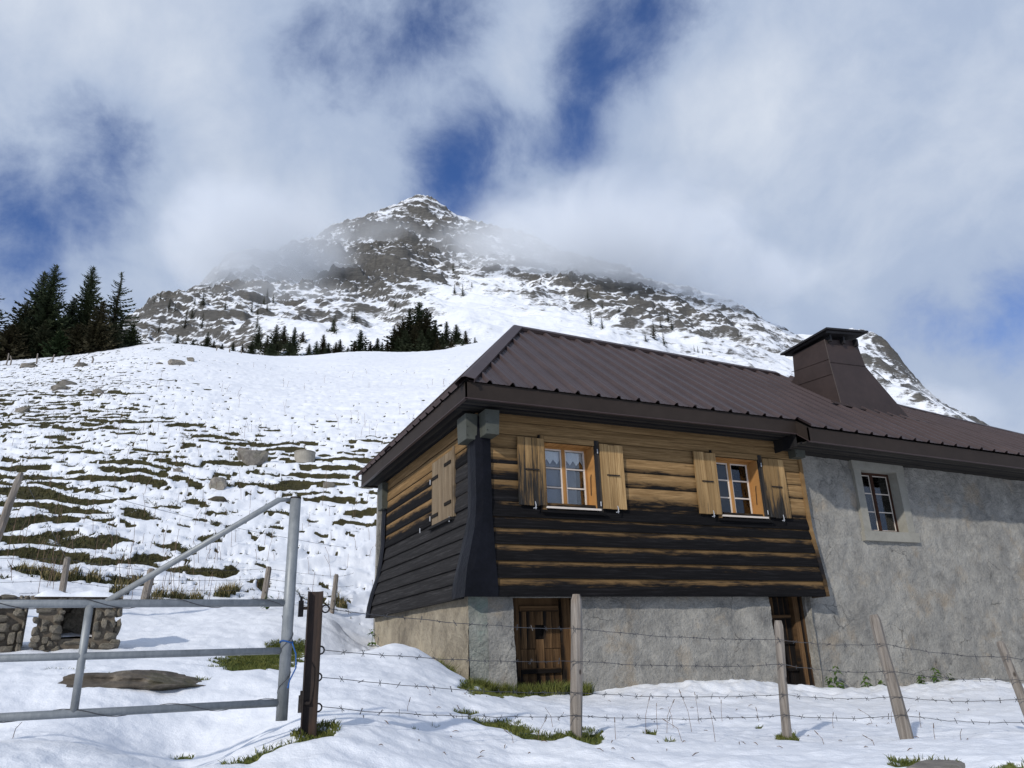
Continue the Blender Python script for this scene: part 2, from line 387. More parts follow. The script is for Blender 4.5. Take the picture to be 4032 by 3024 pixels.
        b.put(bs.inputs['Normal'], b.bump(b.m('ADD', b.m('MULTIPLY', med, 0.7), b.m('MULTIPLY', f_, 0.6)), 1.0, 0.05))
        bs.inputs['Roughness'].default_value = 0.95
        return m, b, bs, col, p
    plaster('render_grey', (0.165, 0.16, 0.148), (0.355, 0.34, 0.305), (0.30, 0.24, 0.17), 0.6, 26)
    plaster('render_tan', (0.17, 0.145, 0.11), (0.39, 0.34, 0.255), (0.40, 0.34, 0.24), 0.5, 22)
    m, b, bs, col, p = plaster('render_green', (0.15, 0.16, 0.14), (0.33, 0.33, 0.29), (0.20, 0.27, 0.225), 0.6, 24)
    # rocks and stones
    def rock(name, c0, c1, c2, moss):
        m, b, bs = material(name)
        p = b.obj(); r = b.rnd(); v = b.vm('ADD', p, b.vm('MULTIPLY', b.n('ShaderNodeCombineXYZ').outputs[0], (1, 1, 1)))
        n = b.noise(p, 3.0, 7, 0.65, 0.4); n2 = b.noise(p, 14.0, 5, 0.65)
        col = b.ramp(b.m('ADD', b.m('MULTIPLY', n, 0.65), b.m('MULTIPLY', n2, 0.35)), [(0.3, c0), (0.52, c1), (0.7, c2)])
        col = b.mix(b.m('MULTIPLY', r, 0.45), col, c0)
        if moss: col = b.mix(b.m('MULTIPLY', b.ss(b.noise(p, 2.0, 5, 0.6), 0.52, 0.62), moss), col, (0.045, 0.05, 0.015))
        b.put(bs.inputs['Base Color'], col); b.put(bs.inputs['Normal'], b.bump(b.m('ADD', n, b.m('MULTIPLY', n2, 0.5)), 0.8, 0.03))
        bs.inputs['Roughness'].default_value = 0.95
    rock('limestone', (0.10, 0.09, 0.08), (0.27, 0.245, 0.21), (0.42, 0.39, 0.34), 0.3)
    rock('trough_stone', (0.10, 0.088, 0.07), (0.24, 0.21, 0.165), (0.40, 0.36, 0.29), 0.25)
    rock('mossy_stone', (0.04, 0.034, 0.026), (0.12, 0.10, 0.078), (0.30, 0.26, 0.21), 0.4)
    simple('mortar', (0.125, 0.103, 0.078), 0.95, 0, 0.4, 9, 0.6, 0.02)
    simple('snow_cap', (0.84, 0.86, 0.90), 0.6, 0, 0.03, 4, 0.5, 0.03)
    # needles
    def needles(name, c0, c1, c2):
        m, b, bs = material(name)
        n = b.noise(b.obj(), 0.9, 4, 0.6); r = b.rnd(); n2 = b.noise(b.obj(), 6, 3)
        col = b.ramp(b.m('ADD', b.m('MULTIPLY', n, 0.6), b.m('MULTIPLY', n2, 0.4)), [(0.3, c0), (0.5, c1), (0.72, c2)])
        b.put(bs.inputs['Base Color'], b.mix(b.m('MULTIPLY', r, 0.35), col, (0.05, 0.035, 0.016)))
        bs.inputs['Roughness'].default_value = 0.8
    needles('needles', (0.024, 0.038, 0.021), (0.052, 0.070, 0.034), (0.095, 0.105, 0.048))
    needles('needles_brown', (0.026, 0.027, 0.012), (0.055, 0.050, 0.024), (0.092, 0.072, 0.034))
    needles('needles_green', (0.016, 0.030, 0.012), (0.034, 0.058, 0.020), (0.055, 0.085, 0.028))
    # leaves and grass
    def leafy(name, c0, c1):
        m, b, bs = material(name)
        n = b.noise(b.pos(), 7.0, 3); b.put(bs.inputs['Base Color'], b.ramp(n, [(0.35, c0), (0.65, c1)])); bs.inputs['Roughness'].default_value = 0.7
    leafy('nettle_leaf', (0.035, 0.075, 0.014), (0.09, 0.14, 0.03))
    leafy('grass_blade', (0.050, 0.072, 0.012), (0.14, 0.145, 0.032))
    leafy('hill_grass', (0.030, 0.036, 0.009), (0.075, 0.070, 0.022))
    leafy('straw_blade', (0.17, 0.13, 0.05), (0.34, 0.27, 0.13))
    # glass pane
    m = bpy.data.materials.new('glass'); m.use_nodes = True; MATS['glass'] = m; nt = m.node_tree; b = NB(nt)
    for nd in list(nt.nodes):
        if nd.type == 'BSDF_PRINCIPLED': nt.nodes.remove(nd)
    tr = b.n('ShaderNodeBsdfTransparent'); tr.inputs[0].default_value = (0.97, 0.98, 0.98, 1)
    gl = b.n('ShaderNodeBsdfGlossy'); gl.inputs['Roughness'].default_value = 0.02; gl.inputs[0].default_value = (1, 1, 1, 1)
    fr = b.n('ShaderNodeFresnel'); fr.inputs[0].default_value = 1.55
    ms = b.n('ShaderNodeMixShader'); b.put(ms.inputs[0], b.m('MULTIPLY', fr.outputs[0], 1.6, clamp=True)); b.put(ms.inputs[1], tr.outputs[0]); b.put(ms.inputs[2], gl.outputs[0])
    b.put(nt.nodes['Material Output'].inputs[0], ms.outputs[0])
    # ground: snow over turf
    m, b, bs = material('ground_snow')
    p = b.pos()
    gm = b.attr('grass'); nearf = b.attr('near')
    n = b.noise(p, 5.0, 5, 0.65); nf = b.noise(p, 22.0, 4, 0.65); nb_ = b.noise(p, 0.45, 4)
    thr = b.m('ADD', gm, b.m('ADD', b.m('MULTIPLY', b.m('SUBTRACT', n, 0.5), 0.42), b.m('MULTIPLY', b.m('SUBTRACT', nf, 0.5), 0.35)))
    g = b.ss(thr, 0.47, 0.56)
    snow = b.ramp(nb_, [(0.3, (0.79, 0.81, 0.855)), (0.7, (0.86, 0.875, 0.90))])
    turf = b.ramp(b.m('ADD', b.m('MULTIPLY', n, 0.5), b.m('MULTIPLY', nf, 0.5)), [(0.32, (0.020, 0.016, 0.009)), (0.5, (0.045, 0.040, 0.014)), (0.7, (0.085, 0.072, 0.026))])
    turf2 = b.ramp(b.m('ADD', b.m('MULTIPLY', n, 0.5), b.m('MULTIPLY', nf, 0.5)), [(0.32, (0.030, 0.036, 0.010)), (0.5, (0.065, 0.085, 0.018)), (0.7, (0.12, 0.135, 0.035))])
    turf = b.mix(nearf, turf, turf2)
    b.put(bs.inputs['Base Color'], b.mix(g, snow, turf))
    b.put(bs.inputs['Roughness'], b.m('ADD', b.m('MULTIPLY', g, 0.4), 0.55))
    bs.inputs['Specular IOR Level'].default_value = 0.25
    sb = b.m('ADD', b.m('MULTIPLY', n, 0.4), b.m('MULTIPLY', nf, 0.25)); sb = b.m('ADD', sb, b.m('MULTIPLY', b.noise(p, 90, 2), 0.08))
    b.put(bs.inputs['Normal'], b.bump(sb, 0.45, 0.07))
    # mountain
    m, b, bs = material('mountain_rock_snow')
    p = b.pos(); rk = b.attr('rock'); st = b.attr('steep')
    sxyz = b.n('ShaderNodeSeparateXYZ'); geo = b.n('ShaderNodeNewGeometry'); b.put(sxyz.inputs[0], geo.outputs['Normal'])
    n = b.noise(p, 0.03, 6, 0.7, 0.5); tl = b.n('ShaderNodeMapping'); b.put(tl.inputs[0], p); tl.inputs['Rotation'].default_value = (0.05, 0.14, 0); tl.inputs['Scale'].default_value = (1, 1, 4.5)
    nf = b.noise(tl.outputs[0], 0.07, 7, 0.72, 0.5); nv = b.noise(b.scale(p, (1, 1, 3.0)), 0.30, 5, 0.72)
    f = b.m('ADD', st, b.m('ADD', b.m('MULTIPLY', b.m('SUBTRACT', n, 0.5), 0.5), b.m('ADD', b.m('MULTIPLY', b.m('SUBTRACT', nf, 0.5), 1.25), b.m('MULTIPLY', b.m('SUBTRACT', nv, 0.5), 0.95))))
    rm = b.m('MULTIPLY', b.ss(f, 0.38, 0.70), b.m('ADD', b.m('MULTIPLY', b.ss(rk, 0.05, 0.3), 0.6), 0.4))
    rcol = b.ramp(b.m('ADD', b.m('MULTIPLY', nf, 0.6), b.m('MULTIPLY', nv, 0.4)), [(0.28, (0.034, 0.034, 0.034)), (0.5, (0.098, 0.094, 0.087)), (0.74, (0.20, 0.188, 0.168))])
    rcol = b.mix(b.m('MULTIPLY', b.ss(n, 0.54, 0.68), 0.3), rcol, (0.10, 0.082, 0.055))
    b.put(bs.inputs['Base Color'], b.mix(rm, (0.82, 0.84, 0.875), rcol))
    b.put(bs.inputs['Normal'], b.bump(b.m('ADD', b.m('MULTIPLY', nf, 0.6), b.m('MULTIPLY', nv, 0.3)), 0.6, 3.0))
    bs.inputs['Roughness'].default_value = 0.95; bs.inputs['Specular IOR Level'].default_value = 0.1
    # mist volume
    m = bpy.data.materials.new('mist'); m.use_nodes = True; MATS['mist'] = m; nt = m.node_tree; b = NB(nt)
    nt.nodes.clear(); out = nt.nodes.new('ShaderNodeOutputMaterial')
    pv = b.n('ShaderNodeVolumePrincipled')
    pv.inputs['Color'].default_value = (0.97, 0.985, 1.0, 1); pv.inputs['Anisotropy'].default_value = -0.12
    o = b.obj(); rad = b.vm('LENGTH', o)
    nz = b.noise(b.pos(), 0.010, 6, 0.62, 0.6)
    fall = b.m('ADD', b.m('SUBTRACT', 1.0, rad), b.m('MULTIPLY', b.m('SUBTRACT', nz, 0.50), 1.9))
    dens = b.m('MULTIPLY', b.ss(fall, 0.02, 0.75), b.ss(b.m('SUBTRACT', 1.0, rad), 0.0, 0.25))
    info = b.n('ShaderNodeObjectInfo')
    b.put(pv.inputs['Density'], b.m('MULTIPLY', dens, info.outputs['Alpha']))
    b.put(out.inputs['Volume'], pv.outputs[0])
build_materials()

# ----------------------------------------------------------------------------
# GROUND: control points (picture point + distance from the eye) -> smooth surface
# ----------------------------------------------------------------------------
gp = []
def gpx(x, y, D): gp.append(atD(x, y, D))
def gxyz(x, y, z): gp.append(np.array([x, y, z], float))
for x in (-500, 700, 2000, 3300, 4500):            # snow just inside the lower edge of the picture
    gp.append(atZ(x, 3020 + (60 if x < 0 or x > W else 0), -0.60 - 0.05 * (x / W)))
gpx(1210, 2885, 5.0); gpx(300, 2930, 5.0); gpx(-500, 2960, 5.0)
gpx(2262, 2897, 6.1); gpx(3095, 2907, 7.0); gpx(3570, 2905, 7.2); gpx(4150, 2900, 7.6); gpx(4700, 2960, 8.0)
gpx(1700, 2800, 6.6); gpx(1750, 2690, 8.2); gpx(1550, 2540, 10.5)
gpx(580, 2690, 7.4); gpx(-300, 2700, 7.6); gpx(1030, 2600, 9.0); gpx(1050, 2690, 7.4)
gpx(240, 2560, 10.2); gpx(470, 2555, 10.4); gpx(-400, 2590, 10.2); gpx(800, 2480, 12.0); gpx(1330, 2470, 13.0)
gxyz(3.84, 10.2, -0.40); gxyz(4.9, 10.15, -0.50); gxyz(7.0, 10.15, -0.52); gxyz(9.6, 10.15, -0.70); gxyz(12.0, 10.15, -0.78); gxyz(16.0, 10.15, -0.95); gxyz(22, 10.15, -1.2)
gxyz(7.0, 8.6, -0.62); gxyz(10.5, 8.3, -0.80); gxyz(5.0, 9.0, -0.58); gxyz(14.5, 8.3, -1.0)
gxyz(3.80, 11.6, -0.14); gxyz(3.8, 13.0, 0.08); gxyz(3.8, 14.9, 0.26); gxyz(2.9, 13.0, 0.10); gxyz(3.3, 11.2, -0.18); gxyz(2.7, 10.6, -0.22)
gxyz(3.9, 17.0, 0.95); gxyz(9, 17.0, 1.2); gxyz(16, 17.0, 1.4); gxyz(24, 17, 1.5); gxyz(9, 12.5, 0.0); gxyz(15, 12.5, 0.0)
gpx(240, 2350, 15.0); gpx(580, 2385, 15.2); gpx(1040, 2385, 16.0); gpx(1320, 2415, 16.5); gpx(-500, 2330, 15.0)
CREST = [(-900, 1500, 112), (-400, 1465, 114), (0, 1432, 115), (300, 1408, 118), (600, 1366, 126), (850, 1382, 130), (1150, 1412, 132), (1350, 1398, 138), (1600, 1400, 140), (1800, 1375, 150), (1950, 1352, 158), (2300, 1370, 160), (2800, 1500, 165), (3500, 1720, 165), (4300, 1960, 165), (5200, 2100, 165)]
for x, y, Dc in CREST:
    pc = atD(x, y, Dc); zc = pc[2]
    D0 = 17.0; z0 = 1.36 - 0.10 * max(0, (x - 1500) / 1000)
    for t in (0.10, 0.3, 0.55, 0.8):
        D = D0 + (Dc - D0) * t
        z = z0 + (zc - z0) * t * (1 + 0.11 * (1 - t))
        d = pc / math.hypot(pc[0], pc[1]); gp.append(np.array([d[0] * D, d[1] * D, z]))
    gp.append(pc); d = pc / math.hypot(pc[0], pc[1])
    gp.append(np.array([d[0] * (Dc + 18), d[1] * (Dc + 18), zc + 18 * zc / Dc * 0.35]))
    gp.append(np.array([d[0] * (Dc + 60), d[1] * (Dc + 60), zc - 2]))
for D, z in ((1.0, -1.5), (2.4, -1.05)):
    for h in range(-150, 181, 55):
        hr = math.radians(h + 24); gxyz(D * math.sin(hr), D * math.cos(hr), z - (0.15 * D if abs(h) > 80 else 0))
for D in (6, 15, 45, 160):
    for h in (-170, -140, -110, -80, 90, 120, 150, 185):
        hr = math.radians(h + 24); s = math.cos(math.radians(h))
        gxyz(D * math.sin(hr), D * math.cos(hr), -1.2 + D * (0.10 * s if s < 0 else 0.28 * s))
gp = np.array(gp)
gu, gv = uvof(gp[:, 0], gp[:, 1]); gv = np.where(gv < math.radians(-156), gv + 2 * math.pi, gv)
ge = gp[:, 2] / np.hypot(gp[:, 0], gp[:, 1])
ground_e = TPS(np.c_[gu, gv], ge, 2e-4)
def base_h(x, y):
    u, v = uvof(x, y); v = np.where(v < math.radians(-156), v + 2 * math.pi, v)
    D = np.maximum(np.hypot(x, y), 0.3)
    return D * ground_e(u, v)
def hit(px, py, D0=2.5, D1=170.0):
    """where the ray through a picture point first meets the ground"""
    d = ray(px, py); d = d / math.hypot(d[0], d[1])
    Ds = np.exp(np.linspace(math.log(D0), math.log(D1), 900))
    z = base_h(d[0] * Ds, d[1] * Ds); below = np.where(z > d[2] * Ds)[0]
    if len(below) == 0:
        i = int(np.argmin(d[2] * Ds - z)); D = Ds[i]; return np.array([d[0] * D, d[1] * D, z[i]])
    D = Ds[below[0]]; return np.array([d[0] * D, d[1] * D, z[below[0]]])

# patches of bare turf near the eye: centre and radii in the 2212-wide picture
PATCH = [(1085, 1560, 110, 16, 0.10), (1010, 1537, 40, 8, 0), (1150, 1583, 70, 13, .1), (1270, 1590, 48, 22, .15), (1205, 1585, 35, 10, 0), (600, 1612, 110, 12, -0.35), (520, 1645, 70, 14, -.3), (690, 1583, 50, 14, 0),
         (560, 1425, 125, 38, -0.12), (625, 1397, 75, 26, -.1), (330, 1466, 150, 9, 0.02), (395, 1632, 34, 9, 0), (1405, 1586, 20, 5, 0), (1447, 1598, 17, 5, 0), (1700, 1588, 22, 9, 0),
         (1110, 1496, 130, 14, 0.03), (1010, 1480, 30, 14, 0), (1245, 1500, 20, 9, 0), (940, 1562, 14, 4, 0), (900, 1568, 12, 4, 0), (570, 1310, 12, 8, 0), (2010, 1646, 130, 12, 0.05), (2180, 1655, 60, 10, 0), (800, 1378, 9, 8, 0), (1640, 1570, 14, 4, 0),
         (140, 1441, 60, 3, 0), (800, 1360, 30, 3, 0)]
def turf_masks(x, y, z):
    """returns (grass 0..1, near 0..1)"""
    D = np.hypot(x, y)
    P = np.stack([x, y, z], -1).reshape(-1, 3); px, py = projpix(P); px = (px / K).reshape(x.shape); py = (py / K).reshape(x.shape)
    near = np.zeros_like(x)
    wob = 0.35 * fbm(x * 1.7, y * 1.7, 3) + 0.3 * fbm(x * 5, y * 5, 2)
    for cx, cy, rx, ry, sl in PATCH:
        with np.errstate(invalid='ignore'):
            dx = (px - cx); dy = (py - cy) - sl * dx
            q = 1.25 - np.sqrt((dx / rx) ** 2 + (dy / ry) ** 2) + wob * 0.55
        near = np.maximum(near, np.where(np.isfinite(q), q, 0))
    near = np.clip(near, 0, 1) * (D < 14)
    # cattle terraces on the slope
    head = np.arctan2(x, y)
    hill = sstep(14.5, 18, D)
    ph = z / 0.46 + 1.0 * fbm(x * 0.13, y * 0.13, 2) + 0.55 * fbm(x * 0.55, y * 0.55, 3)
    s = ph - np.floor(ph)
    riser = sstep(0.0, 0.08, s) * (1 - sstep(0.28, 0.44, s))
    cover = 0.10 + 0.70 * pn(x * 0.11 + 40, y * 0.13) + 0.55 * pn(x * 0.4, y * 0.75 + 9) + 0.35 * pn(x * 1.1 + 3, y * 1.6)
    left = 0.42 * sstep(math.radians(8), math.radians(-16), head) - 0.10
    up = -0.30 * sstep(50, 110, D) + 0.10 * sstep(16, 22, D) - 0.16 * (1 - sstep(17, 23, D))
    rightup = -0.75 * sstep(math.radians(-6), math.radians(8), head) * sstep(26, 48, D)
    c = cover + left + up + rightup
    strip = riser * sstep(-0.02, 0.46, c)
    spots = sstep(0.50, 0.76, fbm(x * 1.6 + 11, y * 2.4, 3) + 0.30 * left + 0.40 * up + 0.5 * rightup + 0.05)
    fine = sstep(0.44, 0.66, fbm(x * 3.0 + 31, y * 4.2, 3) + 0.25 * left + 0.26 * up + 0.4 * rightup)
    hillm = np.clip(np.maximum(np.maximum(strip, 0.9 * spots), 0.85 * fine), 0, 1) * hill * (1 - sstep(112, 126, D) * 0.4)
    return np.clip(np.maximum(near * 0.85, hillm), 0, 1), near, riser * hill
def relief(x, y, z):
    D = np.hypot(x, y)
    g, near, ris = turf_masks(x, y, z)
    ph = z / 0.46 + 1.0 * fbm(x * 0.13, y * 0.13, 2) + 0.55 * fbm(x * 0.55, y * 0.55, 3); s = ph - np.floor(ph)
    step = (np.where(s < 0.38, s / 0.38, (1 - s) / 0.62) - 0.5) * 0.15 * sstep(14.5, 19, D) * (1 - 0.6 * sstep(60, 110, D))
    lumps = 0.030 * fbm(x * 1.2, y * 1.2, 3) + 0.013 * fbm(x * 4.3, y * 4.3, 3) + 0.03 * fbm(x * 0.35, y * 0.35, 2) * sstep(5, 9, D)
    hl = sstep(15, 19, D); lumps = lumps + hl * (0.03 * fbm(x * 1.6 + 5, y * 1.6, 2) + 0.35 * fbm(x * 0.05, y * 0.05, 2) * sstep(25, 50, D))
    # rough thawing snow bank beside and in front of the chalet
    bank = np.exp(-((y - 9.3) / 0.85) ** 2) * sstep(5.2, 6.5, x) + np.exp(-((x - 3.0) / 0.6) ** 2) * sstep(10.0, 11.0, y) * (1 - sstep(13.5, 15, y))
    lumps = lumps + bank * (0.05 * fbm(x * 2.1, y * 3.0, 3) + 0.022 * ridged(x * 4, y * 4, 2)) + 0.10 * bank * (D < 16)
    depth = np.where(D < 14, 0.045, 0.075)
    return step + lumps - depth * sstep(0.30, 0.75, g), g, np.clip(near * 2, 0, 1)
def ground_h(x, y):
    x = np.atleast_1d(np.asarray(x, float)); y = np.atleast_1d(np.asarray(y, float))
    z = base_h(x, y); r, g, n = relief(x, y, z); return z + r
def gz(x, y): return float(ground_h(x, y)[0])

heads = np.concatenate([np.linspace(-156, -22, 60)[:-1], np.linspace(-22, 64, 820), np.linspace(64, 204, 60)[1:-1]])
heads = np.radians(heads)
Ds = np.concatenate([np.linspace(0.35, 2.6, 12)[:-1], np.exp(np.linspace(math.log(2.6), math.log(215), 690))])
HH, DD = np.meshgrid(heads, Ds)
GXg = DD * np.sin(HH); GYg = DD * np.cos(HH)
Zb = base_h(GXg, GYg); rel, gmask, nmask = relief(GXg, GYg, Zb)
me = grid_mesh('ground', np.stack([GXg, GYg, Zb + rel], -1), True, True, {'grass': gmask, 'near': nmask})
ground = link('ground', me, 'ground_snow'); tag(ground, 'snow covered alpine pasture with bare turf strips', None, None, 'structure')

# ----------------------------------------------------------------------------
# MOUNTAIN
# ----------------------------------------------------------------------------
MC = []
def mp(x, *dy):
    for D, y, rk in dy: p = atD(x, y, D); MC.append((p[0], p[1], p[2], rk))
for x in (-900, -300): mp(x, (170, 1580, .1), (300, 1540, .2), (600, 1560, .3), (1400, 1700, .3))
mp(100, (170, 1560, .1), (300, 1500, .3), (550, 1440, .5), (900, 1520, .5), (1600, 1700, .4))
mp(600, (170, 1540, .1), (280, 1450, .5), (400, 1340, .68), (520, 1240, .62), (760, 1330, .5), (1600, 1560, .4))
mp(900, (170, 1540, .1), (290, 1420, .5), (430, 1320, .68), (620, 1200, .75), (760, 1060, .6), (1000, 1160, .5), (1700, 1450, .4))
mp(1200, (170, 1530, .1), (290, 1410, .2), (400, 1330, .45), (560, 1240, .7), (800, 1080, .95), (960, 972, .65), (1220, 1080, .5), (1800, 1400, .4))
mp(1450, (170, 1530, .1), (290, 1410, .15), (420, 1310, .45), (600, 1180, .85), (780, 1050, .9), (1060, 862, .55))
mp(1590, (1085, 806, .4)); mp(1745, (1100, 832, .4))
mp(1595, (640, 1075, .8), (690, 1036, .9), (780, 1030, .9))
mp(1668, (170, 1520, .1), (290, 1400, .2), (430, 1280, .6), (620, 1120, .8), (860, 985, .9), (1000, 880, .9), (1120, 790, .6), (1360, 910, .5), (1900, 1300, .4))
mp(1790, (300, 1395, .15), (480, 1230, .2), (700, 1095, .4), (900, 985, .9), (1090, 868, .35))
mp(1950, (170, 1500, .05), (260, 1365, .12), (450, 1240, .3), (700, 1090, .55), (900, 1000, .9), (1080, 905, .6), (1320, 990, .5), (1900, 1300, .4))
mp(2150, (300, 1395, .25), (480, 1275, .4), (620, 1200, .5))
mp(2400, (170, 1600, .05), (300, 1410, .3), (500, 1300, .5), (640, 1235, .7), (760, 1175, .95), (960, 1085, .7), (1220, 1170, .5), (1900, 1400, .4))
mp(2750, (300, 1470, .3), (500, 1370, .5), (700, 1280, .75), (900, 1175, .35), (1150, 1270, .4))
mp(3000, (170, 1750, .05), (350, 1500, .35), (550, 1420, .45), (700, 1360, .45), (900, 1275, .45), (1150, 1360, .4))
mp(3130, (350, 1540, .2), (600, 1440, .35), (860, 1348, .5), (1100, 1450, .4))
mp(3260, (350, 1570, .2), (700, 1500, .3), (1000, 1470, .35))
mp(3400, (170, 1850, .05), (400, 1600, .2), (750, 1510, .4), (1200, 1328, .45), (1500, 1430, .4), (2000, 1600, .4))
mp(3490, (800, 1530, .5), (1190, 1372, .55))
mp(3570, (450, 1660, .2), (900, 1560, .6), (1180, 1475, .6), (1500, 1540, .4))
mp(3700, (500, 1720, .3), (1000, 1650, .5), (1400, 1700, .4))
mp(4100, (170, 1950, .1), (500, 1860, .3), (1000, 1830, .4), (1600, 1850, .4))
mp(4900, (170, 2050, .1), (500, 1980, .3), (1600, 2000, .4))
MC = np.array(MC); mu, mv = uvof(MC[:, 0], MC[:, 1]); me_ = MC[:, 2] / np.hypot(MC[:, 0], MC[:, 1])
mt_e = TPS(np.c_[mu, mv], me_, 1e-4); mt_r = TPS(np.c_[mu, mv], MC[:, 3], 5e-3)
mh = np.radians(np.linspace(-20, 66, 880)); mD = np.exp(np.linspace(math.log(168), math.log(1750), 520))
HH, DD = np.meshgrid(mh, mD); mx = DD * np.sin(HH); my = DD * np.cos(HH)
uu, vv = uvof(mx, my); mz = DD * mt_e(uu, vv); rk = np.clip(mt_r(uu, vv), 0.02, 1)
far = sstep(180, 330, DD)
wx = mx + 25 * fbm(mx / 90, my / 90, 2); wy = my + 25 * fbm(mx / 90 + 7, my / 90, 2)
rough = ridged(wx / 170, wy / 170, 5, 0.52) - 0.55
gul = ridged((mx * 0.92 + my * 0.39 + 30 * fbm(mx / 150, my / 150, 2)) / 95, (my * 0.92 - mx * 0.39) / 420 + 3, 3, 0.5) - 0.5
mz2 = mz + far * (rk * 0.9 + 0.10) * (15 * (rough - 0.15) + 15 * gul + 5 * fbm(wx / 40, wy / 40, 4, 0.6))
# gullies running down the fall line and tilted strata ledges
strat = mz2 + 0.12 * mx + 14 * fbm(mx / 120, my / 120, 3)
for hgt, amt in ((26.0, 0.35), (10.0, 0.8), (5.0, 0.85)):
    t = strat / hgt + 0.35 * fbm(mx / 33, my / 33, 3); fr_ = t - np.floor(t)
    mz2 = mz2 + far * amt * sstep(0.25, 0.8, rk) * hgt * (sstep(0.25, 0.75, fr_) - fr_) * (0.7 + 0.6 * pn(mx / 55, my / 55))
def blur(a_, r0, r1):
    for ax, r_ in ((0, r0), (1, r1)):
        pad = [(0, 0), (0, 0)]; pad[ax] = (r_ + 1, r_); c_ = np.cumsum(np.pad(a_, pad, mode='edge'), axis=ax); n_ = 2 * r_ + 1
        a_ = (np.take(c_, range(n_, c_.shape[ax]), ax) - np.take(c_, range(0, c_.shape[ax] - n_), ax)) / n_
    return a_
conc = np.clip((blur(mz2, 5, 9) - mz2) / 6.0, -1, 1)
mz2 = mz2 + far * rk * (1.6 * fbm(mx / 8, my / 8, 3, 0.6) + 2.5 * ridged(mx / 26, my / 26, 2))
# steepness seen across the slope
dzr = np.gradient(mz2, axis=0) / np.maximum(np.gradient(DD, axis=0), 1e-6)
dzh = np.gradient(mz2, axis=1) / np.maximum(np.gradient(HH, axis=1) * DD, 1e-6)
slope = np.sqrt(dzr ** 2 + dzh ** 2)
steep = sstep(0.5, 1.7, slope) * 0.8 * (0.35 + 0.75 * rk) + (rk - 0.5) * 0.34 + 0.09 - 0.28 * conc
steep = np.where(rk < 0.12, steep * 0.5, steep)
me = grid_mesh('mountain', np.stack([mx, my, mz2], -1), True, False, {'rock': rk, 'steep': steep})
mountain = link('mountain', me, 'mountain_rock_snow'); tag(mountain, 'rocky snow dusted peak rising behind the pasture', None, None, 'structure')
def mhit(px, py):
    d = ray(px, py); d = d / math.hypot(d[0], d[1]); h = math.atan2(d[0], d[1])
    i = int(np.clip(np.searchsorted(mh, h), 0, len(mh) - 1)); col = mz2[:, i]
    b_ = np.where(col > d[2] * mD)[0]
    j = b_[0] if len(b_) else int(np.argmin(d[2] * mD - col))
    return np.array([d[0] * mD[j], d[1] * mD[j], col[j]]), mD[j]

# ----------------------------------------------------------------------------
# CHALET
# ----------------------------------------------------------------------------
chalet = empty('chalet', (4.0, 10.15, -0.45), 'alpine chalet with dark timber front, grey rendered stone wall and brown metal roof', 'house')
def part(mb, name, mat, parent=chalet, smooth=False, puv=False, label=None):
    o = mb.build(name, mat, parent, smooth, puv)
    if label: o['label'] = label
    return o
def Yf(z): return 10.0 - 0.14 * float(sstep(2.05, 0.75, z))       # front cladding face (flares out below)
def Xl(z): return 4.0 - 0.25 * float(sstep(2.05, 0.70, z)) 
def board(axis, a0, a1, z0, z1, w, name, mat, parent, lap=0.03, n=None, bulge=0.012):
    """one horizontal cladding board; axis 'x' = front wall, 'y' = left wall"""
    mb = MB(); L = a1 - a0; n = n or max(2, int(L / 0.7)); seed = rng.random() * 50
    face = Yf if axis == 'x' else Xl
    prof = []
    for v, out in ((0.0, lap), (0.12, lap + bulge * 0.6), (0.5, lap * 0.5 + bulge), (0.88, bulge * 0.7), (1.0, 0.0)):
        prof.append((v, out))
    vs = []; uv = []
    for i in range(n + 1):
        t = i / n; a = a0 + L * t
        wob = mnoise.noise(Vector((a * 0.8, seed, 0))) * 0.006
        for v, out in prof:
            z = z0 + (z1 - z0) * v + wob * (1.2 if v < 0.2 else 0.2); f = face(z) - out - mnoise.noise(Vector((a * 1.7, seed, v * 2))) * 0.003
            vs.append((a, f, z) if axis == 'x' else (f, a, z)); uv.append((a, v, w))
        for v in (1.0, 0.0):
            z = z0 + (z1 - z0) * v; f = face(z) + 0.035
            vs.append((a, f, z) if axis == 'x' else (f, a, z)); uv.append((a, v, w))
    m = 7; fs = []
    for i in range(n):
        for k in range(m):
            q = (i * m + k, i * m + (k + 1) % m, (i + 1) * m + (k + 1) % m, (i + 1) * m + k)
            fs.append(q if axis == 'y' else q[::-1])
    fs.append(tuple(range(m))); fs.append(tuple(n * m + k for k in reversed(range(m))))
    mb.add(vs, fs, uv)
    o = mb.build(name, mat, parent, False, True); return o
# timber walls: dark core behind, boards on it
mb = MB(); mb.box(4.08, 5.08, 10.05, 10.12, 0.80, 3.39).box(5.93, 8.27, 10.05, 10.12, 0.80, 3.39).box(9.17, 10.08, 10.05, 10.12, 0.80, 3.39).box(5.08, 5.93, 10.05, 10.12, 0.80, 2.0).box(8.27, 9.17, 10.05, 10.12, 0.80, 2.0).box(5.08, 5.93, 10.05, 10.12, 3.03, 3.39).box(8.27, 9.17, 10.05, 10.12, 3.03, 3.39)
front_wall = part(mb, 'front_timber_wall', 'interior_dark')
mb = MB(); mb.box(4.05, 4.12, 10.13, 15.05, 0.80, 3.39)
side_wall = part(mb, 'side_timber_wall', 'interior_dark')
FZ = [3.41, 3.294, 3.092, 2.882, 2.65, 2.409, 2.092, 1.87, 1.707, 1.471, 1.239, 1.003, 0.754]
FW = [-0.3, -0.3, -0.08, 0.18, 0.32, 0.46, 1.08, 0.94, 0.84, 0.90, 0.86, 0.80]
